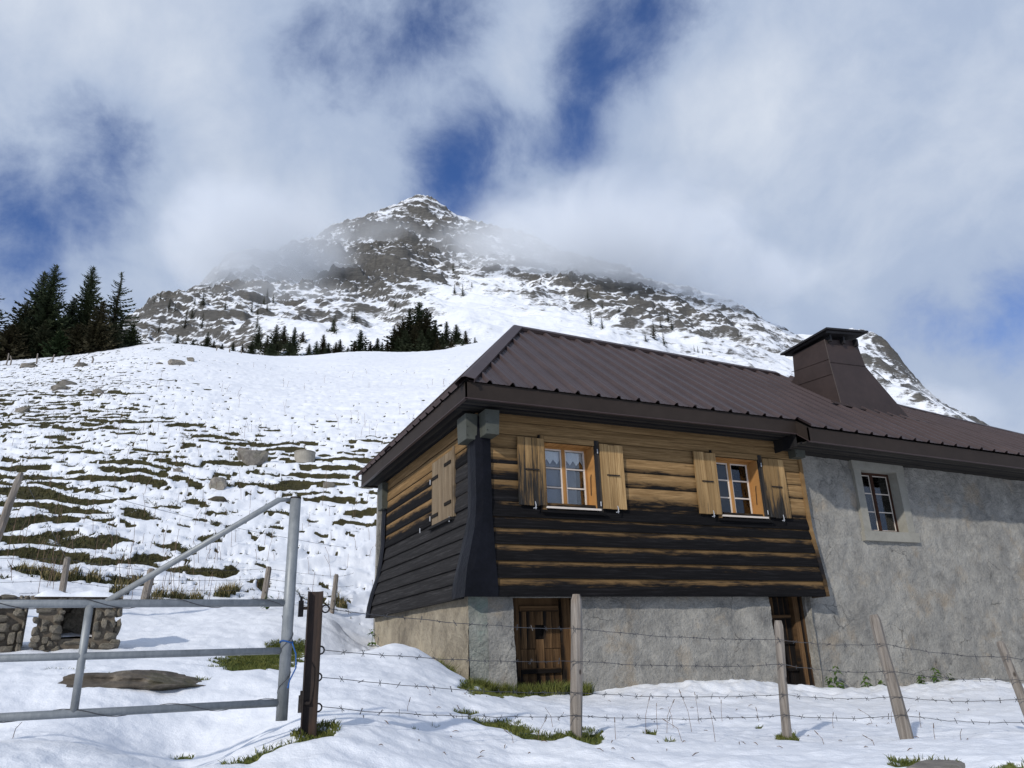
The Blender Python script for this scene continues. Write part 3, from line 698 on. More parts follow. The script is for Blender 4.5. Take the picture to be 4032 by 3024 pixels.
for i in range(len(FZ) - 1):
    z1, z0 = FZ[i], FZ[i + 1]; lap = 0.012 if i < 6 else 0.032
    spans = [(4.17, 10.1)]
    if 2 <= i <= 5: spans = [(4.17, 5.0), (5.99, 8.2), (9.25, 10.1)]
    for a0, a1 in spans:
        board('x', a0, a1, z0 - 0.012, z1, FW[i] + rng.uniform(-.06, .06) + (0.2 if (a1 < 5.2 and 2 <= i <= 5) else 0) - (0.25 if (a0 > 9 and 2 <= i <= 5) else 0), 'plank', 'timber', front_wall, lap)
LZ = [3.40, 3.20, 2.97, 2.734, 2.509, 2.297, 2.059, 1.822, 1.612, 1.393, 1.172, 0.961, 0.741]
LW = [-0.45, -0.2, 0.55, 0.72, 0.72, 0.78, 1.25, 1.5, 1.6, 1.6, 1.6, 1.6]
for i in range(len(LZ) - 1):
    z1, z0 = LZ[i], LZ[i + 1]
    spans = [(10.05, 15.02)]
    if 2 <= i <= 5: spans = [(10.05, 10.93), (12.02, 15.02)]
    for a0, a1 in spans:
        w = LW[i] + (0.28 if a1 < 11.5 and i >= 2 else 0)
        board('y', a0, a1, z0 - 0.012, z1, w + rng.uniform(-.05, .05), 'plank', 'timber' if i < 6 and not (a1 < 11.5 and i > 2) else 'timber_grey', side_wall, 0.018 if i < 5 else 0.034)
# dark sheet metal corner trims (front left, far left) and end board on the right
def strip(name, mat, rows, parent=chalet):
    mb = MB(); n = len(rows[0]); vs = [p for r in rows for p in r]
    fs = [(i * n + k, i * n + k + 1, (i + 1) * n + k + 1, (i + 1) * n + k) for i in range(len(rows) - 1) for k in range(n - 1)]
    mb.add(vs, fs); o = mb.build(name, mat, parent)
    s = o.modifiers.new('thickness', 'SOLIDIFY'); s.thickness = 0.008; s.offset = 0
    return o
rows = []
for z in (0.735, 0.82, 0.95, 1.15, 1.4, 1.65, 1.9, 2.1, 2.4, 2.65, 2.9, 3.3):
    fx, fy = Xl(z) - 0.055, Yf(z) - 0.06; j = rng.uniform(-.006, .006)
    rows.append([(fx - j, 10.28, z), (fx - .012 + j, 10.12, z), (fx + j, fy - j, z), (fx + 0.10, fy - .006 + j, z), (4.185 + j, fy + .012, z)])
strip('corner_trim', 'corner_metal', rows)
rows = []
for z in (0.735, 0.95, 1.2, 1.5, 1.8, 2.1, 2.5, 2.85):
    fx = Xl(z) - 0.06; j = rng.uniform(-.015, .015)
    rows.append([(fx + .02 + j, 14.93, z), (fx + j, 15.02, z), (fx - 0.01 + j, 15.12, z), (4.15, 15.14, z)])
strip('corner_trim', 'corner_metal', rows)
mb = MB(); zs = [0.74, 1.0, 1.4, 1.9, 2.4, 3.12]
for k in range(len(zs) - 1):
    a, b_ = zs[k], zs[k + 1]
    mb.hexa([(10.1, Yf(a) - .045, a), (10.17, Yf(a) - .045, a), (10.17, 10.15, a), (10.1, 10.15, a), (10.1, Yf(b_) - .045, b_), (10.17, Yf(b_) - .045, b_), (10.17, 10.15, b_), (10.1, 10.15, b_)])
mb.uv = [(v[2], 0.5, 0.62 if v[2] < 1.6 else 0.2) for v in mb.v]
part(mb, 'end_board', 'timber', puv=True)
# underside of the projecting timber storey
mb = MB(); mb.box(3.84, 10.12, 9.90, 10.16, 0.765, 0.80); mb.uv = [(0, 0.5, 1.4)] * len(mb.v); part(mb, 'sill_beam', 'timber', puv=True)
mb = MB(); mb.box(3.80, 3.95, 10.17, 15.0, 0.765, 0.80); mb.uv = [(0, 0.5, 1.4)] * len(mb.v); part(mb, 'sill_beam', 'timber', puv=True)
# metal clad beam ends under the eaves
def beam_end(x0, x1, y0, y1, z0, z1):
    mb = MB(); mb.hexa([(x0 + .012, y0 + .012, z0), (x1 - .012, y0 + .012, z0), (x1 - .012, y1, z0), (x0 + .012, y1, z0), (x0, y0, z1), (x1, y0, z1), (x1, y1, z1), (x0, y1, z1)])
    b = part(mb, 'beam_end', 'box_metal')
    for k in range(3):
        m2 = MB(); zc = z0 + 0.05 + k * (z1 - z0 - .1) / 2.2; m2.box(x0 + .02, x0 + .03, y0 - .004, y0 + .02, zc, zc + .01); m2.build('nail', 'iron', b)
    return b
beam_end(3.79, 3.975, 9.93, 10.3, 2.95, 3.33); beam_end(4.00, 4.22, 9.68, 9.99, 2.98, 3.34); beam_end(9.90, 10.14, 9.80, 10.1, 3.10, 3.34); beam_end(3.86, 4.06, 14.86, 15.2, 2.82, 3.34)

# windows in the timber wall -------------------------------------------------------
def vboard(mb, x0, x1, y0, y1, z0, z1, w, u0=0.0, horiz=False):
    o = len(mb.v); mb.box(x0, x1, y0, y1, z0, z1)
    for i in range(o, len(mb.v)):
        x, y, z = mb.v[i]
        mb.uv[i] = (x, (z - z0) / (z1 - z0), w) if horiz else (z, (x - x0) / max(1e-6, x1 - x0) + u0, w)
    return mb
def shutter(x0, x1, z0, z1, y, w, wside, nb, label):
    parent = None
    e = [x0]
    for k in range(1, nb): e.append(x0 + (x1 - x0) * (k / nb) + rng.uniform(-.015, .015))
    e.append(x1)
    mb = MB(); vboard(mb, x0 + .02, x1 - .02, y + 0.026, y + 0.046, z0 + .12, z0 + .2, 0.8, 0, True); vboard(mb, x0 + .02, x1 - .02, y + 0.026, y + 0.046, z1 - .2, z1 - .12, 0.8, 0, True)
    sh = part(mb, 'shutter', 'shutter_wood', puv=True, label=label)
    for k in range(nb):
        m2 = MB(); o = len(m2.v); n = 6
        xa, xb = e[k] + .0025, e[k + 1] - .0025; dz0, dz1 = rng.uniform(-.006, .006), rng.uniform(-.006, .006); ww = w + rng.uniform(-.1, .1)
        for i in range(n + 1):
            z = z0 + dz0 + (z1 + dz1 - z0 - dz0) * i / n
            for (xx, yy, vv_) in ((xa, y, 0), (xb, y, 0), (xb, y + .026, 0), (xa, y + .026, 0)):
                m2.v.append((xx + rng.uniform(-.0015, .0015), yy, z)); m2.uv.append((xx * 9 + 0.3, 0, 0))
        for i in range(n):
            for q in range(4):
                m2.f.append((i * 4 + q, i * 4 + (q + 1) % 4, (i + 1) * 4 + (q + 1) % 4, (i + 1) * 4 + q))
        m2.f.append((3, 2, 1, 0)); m2.f.append((n * 4, n * 4 + 1, n * 4 + 2, n * 4 + 3))
        # grain runs up the board: u = height, v = across; weathering grows to the foot
        for i, p in enumerate(m2.v):
            t = (p[2] - z0) / (z1 - z0)
            m2.uv[i] = (p[2] * 0.8, (p[0] - x0) * 5.0, ww + wside * (1 - t) - 0.30 + (p[0] - x0) * 5.0)
        m2.build('plank', 'shutter_wood', sh, False, True)
    zm = z0 + (z1 - z0) * .52; xc = (x0 + x1) / 2
    m2 = MB(); m2.box(xc - .11, xc + .11, y - .022, y, zm - .008, zm + .008); m2.build('bar', 'iron', sh)
    m2 = MB(); m2.tube([(xc + .03, y - .02, z0 - .06), (xc + .03, y - .03, z0 + .0), (xc + .02, y - .03, z0 + .05)], [.009, .008, .005], 6); m2.tube([(xc - .01, y - .02, z0 - .05), (xc + .04, y - .035, z0 - .04)], .006, 5); m2.build('catch', 'zinc_catch', sh)
    return sh
def small(mb, name, mat, parent): return mb.build(name, mat, parent)
def timber_window(x0, x1, z0, z1, lab, curtains, yd=10.19):
    yd2 = yd + 0.05
    mb = MB()
    for a, b_, c, d, h in ((x0, x0 + .035, z0, z1, False), (x1 - .035, x1, z0, z1, False), (x0 + .035, x1 - .035, z0, z0 + .045, True), (x0 + .035, x1 - .035, z1 - .035, z1, True)):
        vboard(mb, a, b_, yd, yd2, c, d, -1, 0, h)
    xm = (x0 + x1) / 2; vboard(mb, xm - .028, xm + .028, yd - .008, yd2 - .01, z0 + .045, z1 - .035, -1)
    w = part(mb, 'window', 'frame_wood', puv=True, label=lab)
    # reveal boards
    for nm, a in (('reveal_board', (x0 - .02, x0 - .001, 9.985, yd2, z0, z1)), ('reveal_board', (x1 + .001, x1 + .02, 9.985, yd2, z0, z1)), ('reveal_board', (x0, x1, 9.985, yd2, z1 + .001, z1 + .02))):
        m2 = MB(); vboard(m2, *a, -1, 0, nm == 'x'); m2.build(nm, 'frame_wood', w, False, True)
    m2 = MB(); m2.box(x0 - .04, x1 + .06, 9.93, yd2, z0 - .03, z0 - .001); m2.uv = [(v[0], .5, -.2) for v in m2.v]; m2.build('sill', 'muntin_pale', w, False, True)
    m2 = MB(); vboard(m2, x0 - .12, x0 - .021, 9.955, 10.0, z0 - .06, z1 + .10, 0.35); m2.build('casing', 'timber', w, False, True)
    m2 = MB(); vboard(m2, x1 + .021, x1 + .105, 9.955, 10.0, z0 - .06, z1 + .09, 0.62); m2.build('casing', 'timber_grey', w, False, True)
    m2 = MB(); vboard(m2, x0 - .021, x1 + .021, 9.96, 10.0, z1 + .001, z1 + .095, -.2, 0, True); m2.build('casing', 'timber', w, False, True)
    m2 = MB(); vboard(m2, x0 - .12, x1 + .13, 9.90, 9.985, z0 - .10, z0 - .061, 1.3, 0, True); m2.build('lower_casing', 'timber', w, False, True)
    m2 = MB(); m2.tube([(x1 - .005, 10.06, z0 + .55), (x1 - .012, 10.07, z0 + .5), (x1 - .012, 10.09, z0 + .26), (x1 - .004, 10.1, z0 + .23)], .006, 5); m2.build('hook', 'iron', w)
    for hx in (x0 - .07, x1 + .06):
        for hz in (z0 + .04, z1 - .12):
            m2 = MB(); m2.tube([(hx, 9.935, hz), (hx, 9.935, hz + .07)], .009, 6); m2.build('hinge', 'zinc_catch', w)
    for si, (a, b_) in enumerate(((x0 + .035, xm - .028), (xm + .028, x1 - .035))):
        zz = [z0 + .045 + (z1 - z0 - .08) * k / 3 for k in range(4)]
        m2 = MB()
        m2.box(a, a + .022, yd + .004, yd + .034, zz[0], zz[3]).box(b_ - .022, b_, yd + .004, yd + .034, zz[0], zz[3]).box(a + .022, b_ - .022, yd + .004, yd + .034, zz[0], zz[0] + .022).box(a + .022, b_ - .022, yd + .004, yd + .034, zz[3] - .02, zz[3])
        m2.build('casement', 'muntin_pale', w)
        for k in (1, 2):
            m2 = MB(); m2.box(a + .022, b_ - .022, yd + .006, yd + .032, zz[k] - .011, zz[k] + .011); m2.build('muntin', 'muntin_pale', w)
        for k in range(3):
            m2 = MB(); m2.box(a + .0225, b_ - .0225, yd + .018, yd + .022, zz[k] + .0225, zz[k + 1] - .0225); m2.build('pane', 'glass', w)
        if curtains[si]:
            nz = 3; pts = []; zt = zz[3] - .02; zlow = zt - .15; L = b_ - a
            m2 = MB(); vs = []; n = nz * 2
            for i in range(n + 1):
                xx = a + L * i / n; yy = yd + .055 + .006 * math.sin(i * 2.1)
                zb = zlow - (.055 if i % 2 == (1 if curtains[si] == 1 else 0) else -.02)
                vs += [(xx, yy, zt), (xx, yy + .004, zb)]
            fs = [(2 * i, 2 * i + 1, 2 * i + 3, 2 * i + 2) for i in range(n)]
            m2.add(vs, fs); c = m2.build('lace_curtain', 'curtain', w); sdf = c.modifiers.new('t', 'SOLIDIFY'); sdf.thickness = .003
    # room behind
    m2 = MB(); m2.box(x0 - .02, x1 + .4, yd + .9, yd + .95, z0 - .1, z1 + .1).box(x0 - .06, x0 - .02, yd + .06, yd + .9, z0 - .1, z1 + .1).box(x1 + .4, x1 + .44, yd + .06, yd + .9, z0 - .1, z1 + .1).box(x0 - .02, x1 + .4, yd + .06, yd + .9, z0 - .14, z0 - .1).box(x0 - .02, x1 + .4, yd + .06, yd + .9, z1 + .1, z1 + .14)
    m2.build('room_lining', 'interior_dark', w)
    m2 = MB(); m2.box(x0 + .02, xm + .26, yd + .10, yd + .104, z0 + .03, z1 - .03); m2.build('inner_panel', 'interior_grey', w)  # plain grey panel behind the left part of the panes
    return w
timber_window(5.085, 5.91, 2.03, 3.01, 'small casement window with zigzag lace curtains in both sashes', (1, 2))
timber_window(8.285, 9.15, 2.04, 3.02, 'small casement window with lace only in its left sash', (1, 0))
shutter(4.60, 5.04, 2.03, 3.045, 9.918, 0.18, 0.30, 4, 'blackened left shutter')
shutter(6.005, 6.42, 2.03, 3.04, 9.918, -0.5, 0.35, 3, 'honey coloured right shutter')
shutter(7.79, 8.235, 2.04, 3.06, 9.918, -0.22, 0.42, 4, 'honey shutter with dark foot')
shutter(9.24, 9.70, 2.03, 3.05, 9.918, 0.0, 0.5, 4, 'greyed right shutter')
# closed shutter pair on the left wall
e = [10.975 + .97 * k / 6 for k in range(7)]
mb = MB(); mb.box(3.985, 4.03, 10.95, 11.98, 2.0, 3.06); mb.uv = [(v[1], .5, .5) for v in mb.v]
shl = part(mb, 'closed_shutter', 'shutter_pale', puv=True, label='closed pale plank shutters on the shaded side')
for k in range(6):
    m2 = MB(); m2.box(3.945, 3.984, e[k] + .004, e[k + 1] - .004, 2.005 + rng.uniform(-.005, .005), 3.05); ww = rng.uniform(-.2, .15)
    m2.uv = [(v[2], v[1] * 5, ww - .3 + v[1] * 5) for v in m2.v]; m2.build('plank', 'shutter_pale', shl, False, True)
for y0_, z_ in ((11.62, 2.75), (11.62, 2.13), (11.0, 2.85), (11.0, 2.22)):
    m2 = MB(); m2.box(3.93, 3.944, y0_, y0_ + .30, z_, z_ + .05); m2.build('strap', 'timber_grey', shl); 
for y0_, z_ in ((11.96, 2.70), (11.96, 2.09), (12.5, 1.98), (11.02, 1.93)):
    m2 = MB(); m2.tube([(3.92, y0_, z_), (3.92, y0_, z_ + .08)], .009, 6); m2.build('catch', 'zinc_catch', shl)
m2 = MB(); m2.box(3.90, 3.98, 10.93, 12.05, 1.955, 1.995); m2.uv = [(v[1], .5, .9) for v in m2.v]; m2.build('sill', 'timber_grey', shl, False, True)
m2 = MB(); m2.box(3.955, 3.985, 10.90, 10.968, 2.0, 3.1); m2.uv = [(v[2], .5, .4) for v in m2.v]; m2.build('casing', 'shutter_pale', shl, False, True)

# masonry walls: rough heightfield faces with real openings -------------------------------
def masonry(name, mat, axis, a0, a1, z0, z1, face, openings, amp, res=0.045, parent=chalet, label=None):
    na = int((a1 - a0) / res); nz = int((z1 - z0) / res)
    A, Z = np.meshgrid(np.linspace(a0, a1, na + 1), np.linspace(z0, z1, nz + 1))
    # pull grid lines onto the opening edges so that they stay straight but a little ragged
    d = amp * (0.9 * fbm(A * 2.2 + 3, Z * 2.2, 4, 0.55) + 0.28 * ridged(A * 5.0, Z * 7.0, 3, 0.55)) + amp * 0.9 * fbm(A * 0.6, Z * 0.6, 2)
    d = d - amp * 1.2 * sstep(.15, .55, fbm(A * 1.4 + 9, Z * 2.0, 2)) * .5
    skip = np.zeros((nz, na), bool); ac = (A[:-1, :-1] + A[1:, 1:]) / 2; zc = (Z[:-1, :-1] + Z[1:, 1:]) / 2
    for (o0, o1, p0, p1) in openings:
        skip |= (ac > o0) & (ac < o1) & (zc > p0) & (zc < p1)
    Ff = face(A, Z) - d
    P = np.stack([A, Ff, Z], -1) if axis == 'x' else np.stack([Ff, A, Z], -1)
    me = grid_mesh(name, P if axis == 'x' else P[:, ::-1], True, False, None, skip if axis == 'x' else skip[:, ::-1])
    o = link(name, me, mat, parent)
    if label: o['label'] = label
    return o
masonry('masonry_wall', 'render_grey', 'x', 4.1, 22.0, -1.9, 3.30, lambda a, z: 10.15 - 0.12 * (1 - sstep(9.0, 10.4, a)) * sstep(1.3, 0.9, z) - 0.03 * np.maximum(0, (1.0 - z)), [(4.48, 5.50, -2, 0.74), (9.04, 9.90, -2, 0.77), (11.66, 12.78, 1.83, 3.14), (4.9, 6.1, 1.85, 3.2), (8.1, 9.3, 1.85, 3.2)], 0.024, 0.036)
masonry('foundation_corner', 'render_green', 'x', 3.83, 4.12, -1.9, 0.80, lambda a, z: 10.03 - 0.03 * np.maximum(0, (1.0 - z)), [], 0.016, 0.04)
masonry('foundation_side', 'render_tan', 'y', 10.02, 15.0, -1.9, 0.80, lambda a, z: 3.85 - 0.02 * np.maximum(0, 1.0 - z), [], 0.014, 0.04)
mb = MB(); mb.box(21.9, 22.0, 10.2, 15.4, -1.9, 3.3).box(3.9, 22.0, 15.3, 15.4, -1.9, 3.3).box(3.9, 22, 10.9, 15.3, -1.9, -1.8); part(mb, 'back_wall', 'render_grey')
# stone window surround
wz = (11.745, 12.69, 1.915, 3.065)
mb = MB(); mb.box(11.57, wz[0], 10.10, 10.42, wz[2], wz[3]); s3 = part(mb, 'stone_window', 'stone_trim', label='casement window in a pale stone surround')
for a in ((wz[1], 12.88, 10.10, 10.42, wz[2], wz[3]), (11.55, 12.89, 10.095, 10.42, wz[3], 3.24), (11.53, 12.93, 10.075, 10.42, 1.735, wz[2])):
    m2 = MB(); m2.box(*a, j=0.004); m2.build('surround_stone', 'stone_trim', s3)
yd = 10.30; x0, x1, z0, z1 = wz; xm = (x0 + x1) / 2
m2 = MB()
for a, b_, c, d, h in ((x0, x0 + .05, z0, z1, False), (x1 - .05, x1, z0, z1, False), (x0 + .05, x1 - .05, z0, z0 + .05, True), (x0 + .05, x1 - .05, z1 - .05, z1, True), (xm - .04, xm + .04, z0 + .05, z1 - .05, False)): vboard(m2, a, b_, yd, yd + .06, c, d, .1, 0, h)
m2.build('frame', 'brown_wood', s3, False, True)
for a, b_ in ((x0 + .05, xm - .04), (xm + .04, x1 - .05)):
    zz = [z0 + .05 + (z1 - z0 - .1) * k / 3 for k in range(4)]
    m2 = MB(); m2.box(a, a + .012, yd + .01, yd + .035, zz[0], zz[3]).box(b_ - .012, b_, yd + .01, yd + .035, zz[0], zz[3]).box(a, b_, yd + .012, yd + .033, zz[0], zz[0] + .012).box(a, b_, yd + .012, yd + .033, zz[3] - .012, zz[3]); m2.build('casement', 'muntin_pale', s3)
    for k in (1, 2):
        m2 = MB(); m2.box(a + .012, b_ - .012, yd + .013, yd + .032, zz[k] - .009, zz[k] + .009); m2.build('muntin', 'muntin_pale', s3)
    for k in range(3):
        m2 = MB(); m2.box(a + .0125, b_ - .0125, yd + .02, yd + .024, zz[k] + .012, zz[k + 1] - .012); m2.build('pane', 'glass', s3)
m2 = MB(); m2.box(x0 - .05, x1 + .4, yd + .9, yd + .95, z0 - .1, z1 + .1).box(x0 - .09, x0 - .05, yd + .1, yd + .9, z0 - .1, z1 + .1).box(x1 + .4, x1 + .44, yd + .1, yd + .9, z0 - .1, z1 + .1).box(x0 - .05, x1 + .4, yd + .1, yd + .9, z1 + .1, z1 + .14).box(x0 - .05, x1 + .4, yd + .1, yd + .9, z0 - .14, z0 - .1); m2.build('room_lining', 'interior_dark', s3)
m2 = MB(); m2.box(x0, xm + .12, yd + .12, yd + .124, z0 + .02, z1 - .10); m2.build('inner_panel', 'interior_grey', s3)  # same flat grey panel behind the left of this window

# cellar doors ------------------------------------------------------------------------
def cellar_door(x0, x1, d0, d1, zt, zb, hole, label, jl, jr):
    yd = 10.36
    mb = MB(); mb.box(d0 - .02, d1 + .02, yd + .045, yd + .07, zb, zt); mb.uv = [(0, .5, 1.3)] * 8
    door = part(mb, 'door', 'door_wood', puv=True, label=label)
    n = 5; e = [d0 + (d1 - d0) * k / n for k in range(n + 1)]
    for k in range(n):
        a, b_ = e[k] + .003, e[k + 1] - .003
        segs = [(zb, zt)]
        if hole and hole[0] < (a + b_) / 2 < hole[1]: segs = [(zb, hole[2]), (hole[3], zt - .14)]
        elif hole: segs = [(zb, .06), (.065, zt - .14)]
        for (c, d) in segs:
            m2 = MB(); m2.box(a, b_, yd + rng.uniform(0, .006), yd + .044, c, d - rng.uniform(0, .01)); w0 = rng.uniform(-.25, .15); s_ = rng.random()
            m2.uv = [(v[2] * .8 + s_ * 7, (v[0] - a) * 5, w0 + 0.85 * float(sstep(0.1, -0.45, v[2])) + .5 * float(sstep(.5, .75, v[2]))) for v in m2.v]; m2.build('plank', 'door_wood', door, False, True)
    for zc, hh in ((zt - .20, .075), (-.27, .07)) if hole else ((.42, .06), (.02, .05), (-.40, .07)):
        m2 = MB(); m2.box(d0 + .01, d1 - .03, yd - .035, yd, zc, zc + hh); m2.uv = [(v[0], (v[2] - zc) / hh, .15 if zc > 0.3 else .9) for v in m2.v]; m2.build('ledge', 'door_wood', door, False, True)
    if hole:
        m2 = MB(); m2.box(d0, d1, yd + .01, yd + .04, zt - .135, zt - .005); m2.uv = [(v[0], .5, .2) for v in m2.v]; m2.build('plank', 'door_wood', door, False, True)
    for (a, b_, w0, yo) in jl + jr:
        m2 = MB()
        zz = [zb, -.2, .1, .4, zt + .03]
        for k in range(4):
            c, d = zz[k], zz[k + 1]; m2.hexa([(a, 10.30 + yo, c), (b_, 10.27 + yo, c), (b_, yd + .08, c), (a, yd + .08, c), (a, 10.30 + yo, d), (b_, 10.27 + yo, d), (b_, yd + .08, d), (a, yd + .08, d)])
        m2.uv = [(v[2] * 1.0 + a * 3, (v[0] - a) / (b_ - a), w0 + .6 * float(sstep(.0, -.5, v[2]))) for v in m2.v]; m2.build('jamb', 'door_wood', door, False, True)
    m2 = MB(); m2.box(x0 - .05, x1 + .08, yd + .10, yd + .14, zb, zt + .06); m2.build('dark_lining', 'interior_dark', door)
    m2 = MB(); m2.box(x0 - .06, x1 + .1, 10.2, yd + .1, zt + .035, zt + .07); m2.uv = [(v[0], .5, 1.2) for v in m2.v]; m2.build('lintel', 'door_wood', door, False, True)
    # rough masonry cheeks
    for sx_, xa in ((-1, x0), (1, x1)):
        m2 = MB(); yy = np.linspace(10.02, yd + .12, 6); zz = np.linspace(zb, zt + .03, 24)
        A, Z = np.meshgrid(yy, zz); X = xa + sx_ * (.012 + .02 * (A - 10.13) / .3) + .022 * fbm(A * 4, Z * 4 + xa, 3)
        P = np.stack([X, A, Z], -1); o = link('door_cheek', grid_mesh('door_cheek', P, True), 'render_grey', door)
cellar_door(4.46, 5.52, 4.72, 5.385, 0.77, -0.95, (4.99, 5.13, .19, .385), 'low plank door with a square hole', [(4.47, 4.715, .75, .05)], [(5.39, 5.54, .1, 0.0)])
cellar_door(9.03, 9.92, 9.20, 9.78, 0.77, -1.15, None, 'narrow dark plank door', [(9.05, 9.195, .9, .05)], [(9.785, 9.87, -.1, -.02), (9.875, 9.93, .5, -.06)])

# roof -------------------------------------------------------------------------------
RX = [3.60, 5.84, 12.93, 16.4, 20.9, 22.5]; RZ = [6.02, 6.02, 5.84, 5.45, 5.10, 4.98]
def ridge_z(x): return float(np.interp(x, RX, RZ))
YR = 12.5; EX = 3.60; EY = 9.42
def eave(x):
    if x < 9.62: return EY, 3.64
    return EY - 0.25, 3.46 - 0.10 * (x - 9.62) / 5.6
def top_pt(x):
    if x < 5.84:
        t = (x - EX) / (5.84 - EX); return EY + (YR - EY) * t, 3.64 + (6.02 - 3.64) * t
    return YR, ridge_z(x)
RIB = 0.355
def roof_samples(x0, x1):
    out = []
    k = math.floor(x0 / RIB) * RIB
    while k < x1 + RIB:
        for dx, h in ((0.0, 0), (.030, .044), (.062, .044), (.092, 0), (.17, 0), (.182, .006), (.194, 0), (.265, 0), (.277, .006), (.289, 0)):
            x = k + dx
            if x0 - 1e-6 <= x <= x1 + 1e-6: out.append((x, h))
        k += RIB
    return out
mb = MB(); dk_ = []
for x in (EX + .03, 4.6, 5.84, 7.7, 9.61, 9.63, 11.5, 12.93, 14.6, 16.4, 18.6, 20.9, 22.4):
    ey, ez = eave(x); ty, tz = top_pt(x); by = 15.58 - (YR - ty) if x < 5.84 else 15.6
    dk_.append([(x, ey, ez - .045), (x, ty, tz - .045), (x, 15.58 - (ty - EY) if x < 5.84 else YR + .01, tz - .046), (x, 15.58, 3.58 if x < 9.63 else ez - .05)])
for p, q in zip(dk_[:-1], dk_[1:]): mb.add(p + q, [(k, k + 4, k + 5, k + 1) for k in range(3)])
roof = part(mb, 'roof', 'interior_dark', label='brown ribbed metal roof with hipped end')
step_ = RIB * 3; xs0 = EX + .02; k = 0
edges = [EX + .02]
while edges[-1] < 22.4:
    nx = math.floor(edges[-1] / step_ + 1e-6) * step_ + step_
    if edges[-1] < 9.60 < nx: edges.append(9.62)
    edges.append(min(nx, 22.4))
edges = sorted(set(round(v, 4) for v in edges))
for a, b_ in zip(edges[:-1], edges[1:]):
    if b_ - a < .02: continue
    sm = roof_samples(a, b_ + (0.09 if b_ < 22 and abs(b_ - 9.62) > .01 else -.003))
    if len(sm) < 2: continue
    vs = []
    for x, h in sm:
        ey, ez = eave(min(max(x, a + 1e-4), b_ - 1e-4)); ty, tz = top_pt(x); d = Vector((0, ty - ey, tz - ez))
        if d.length < .05: d = Vector((0, .6, .45))
        nrm = Vector((0, -d.z, d.y)).normalized(); o = nrm * (h + (0.012 if x < b_ + 1e-4 else .019)); dn = d.normalized() * 0.035
        p0 = Vector((x, ey, ez)) - dn + o; p1 = Vector((x, ty, tz)) + o
        vs += [p0, p0.lerp(p1, .5) , p1]
    n = len(sm); fs = []
    for i in range(n - 1):
        for q in range(2): fs.append((i * 3 + q, (i + 1) * 3 + q, (i + 1) * 3 + q + 1, i * 3 + q + 1))
    m2 = MB(); m2.add(vs, fs); o = m2.build('roof_sheet', 'roof_metal', roof); s = o.modifiers.new('t', 'SOLIDIFY'); s.thickness = .004; s.offset = -1
# hipped end sheets (ribs run up the slope along X)
ye = [EY + .02 + k * (15.58 - EY - .04) / 6 for k in range(7)]
for a, b_ in zip(ye[:-1], ye[1:]):
    vs = []; sm = roof_samples(a, b_ - .003)
    for y, h in sm:
        t = (y - EY) / (YR - EY) if y < YR else (15.58 - y) / (15.58 - YR); t = min(max(t, .01), 1)
        d = Vector((5.84 - EX, 0, 2.38)).normalized(); nrm = Vector((-d.z, 0, d.x)); o = nrm * (h + .012)
        vs += [Vector((EX, y, 3.64)) - d * .035 + o, Vector((EX, y, 3.64)) + Vector((5.84 - EX, 0, 2.38)) * t + o]
    n = len(sm); m2 = MB(); m2.add(vs, [(2 * i, 2 * i + 1, 2 * i + 3, 2 * i + 2) for i in range(n - 1)]); o = m2.build('roof_sheet', 'roof_metal', roof); s = o.modifiers.new('t', 'SOLIDIFY'); s.thickness = .004
m2 = MB(); m2.add([(EX, 15.62, 3.62), (22.5, 15.85, 3.25), (22.5, YR + .02, 4.99), (16.4, YR + .02, 5.46), (12.93, YR + .02, 5.85), (5.84, YR + .02, 6.03)], [(0, 1, 2, 3, 4, 5)]); o = m2.build('back_roof', 'roof_metal', roof)
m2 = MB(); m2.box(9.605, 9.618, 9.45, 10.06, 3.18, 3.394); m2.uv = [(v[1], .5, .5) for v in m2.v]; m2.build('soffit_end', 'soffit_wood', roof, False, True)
# caps over ridge and hip
def cap(p, q, nA, nB, w, name):
    p, q = Vector(p), Vector(q); nA, nB = Vector(nA).normalized(), Vector(nB).normalized(); t = (q - p).normalized()
    up = (nA + nB).normalized(); sa = nA.cross(t).normalized(); sa = sa if sa.z < 0 else -sa; sb = nB.cross(t).normalized(); sb = sb if sb.z < 0 else -sb
    m2 = MB(); vs = []
    for c in (p, q):
        b0 = c + up * .10
        vs += [b0 + sa * w - nA * .055, b0 + sa * w, b0 + sa * .03, b0 + sb * .03, b0 + sb * w, b0 + sb * w - nB * .055]
    m2.add(vs, [(i, i + 1, i + 7, i + 6) for i in range(5)]); o = m2.build(name, 'roof_metal', roof); s = o.modifiers.new('t', 'SOLIDIFY'); s.thickness = .006
nF = Vector((0, -2.38, 3.08)); nE = Vector((-2.38, 0, 2.24)); nBk = Vector((0, 2.38, 3.08))
cap((EX - .02, EY - .02, 3.60), (5.84, YR, 6.02), nF, nE, .17, 'hip_cap'); cap((EX - .02, 15.6, 3.60), (5.84, YR, 6.02), nE, nBk, .17, 'hip_cap')
cap((5.80, YR, 6.02), (12.4, YR, 5.853), nF, nBk, .17, 'ridge_cap'); cap((13.0, YR, 5.83), (16.4, YR, 5.45), nF, nBk, .15, 'ridge_cap'); cap((16.4, YR, 5.45), (22.4, YR, 4.98), nF, nBk, .15, 'ridge_cap')
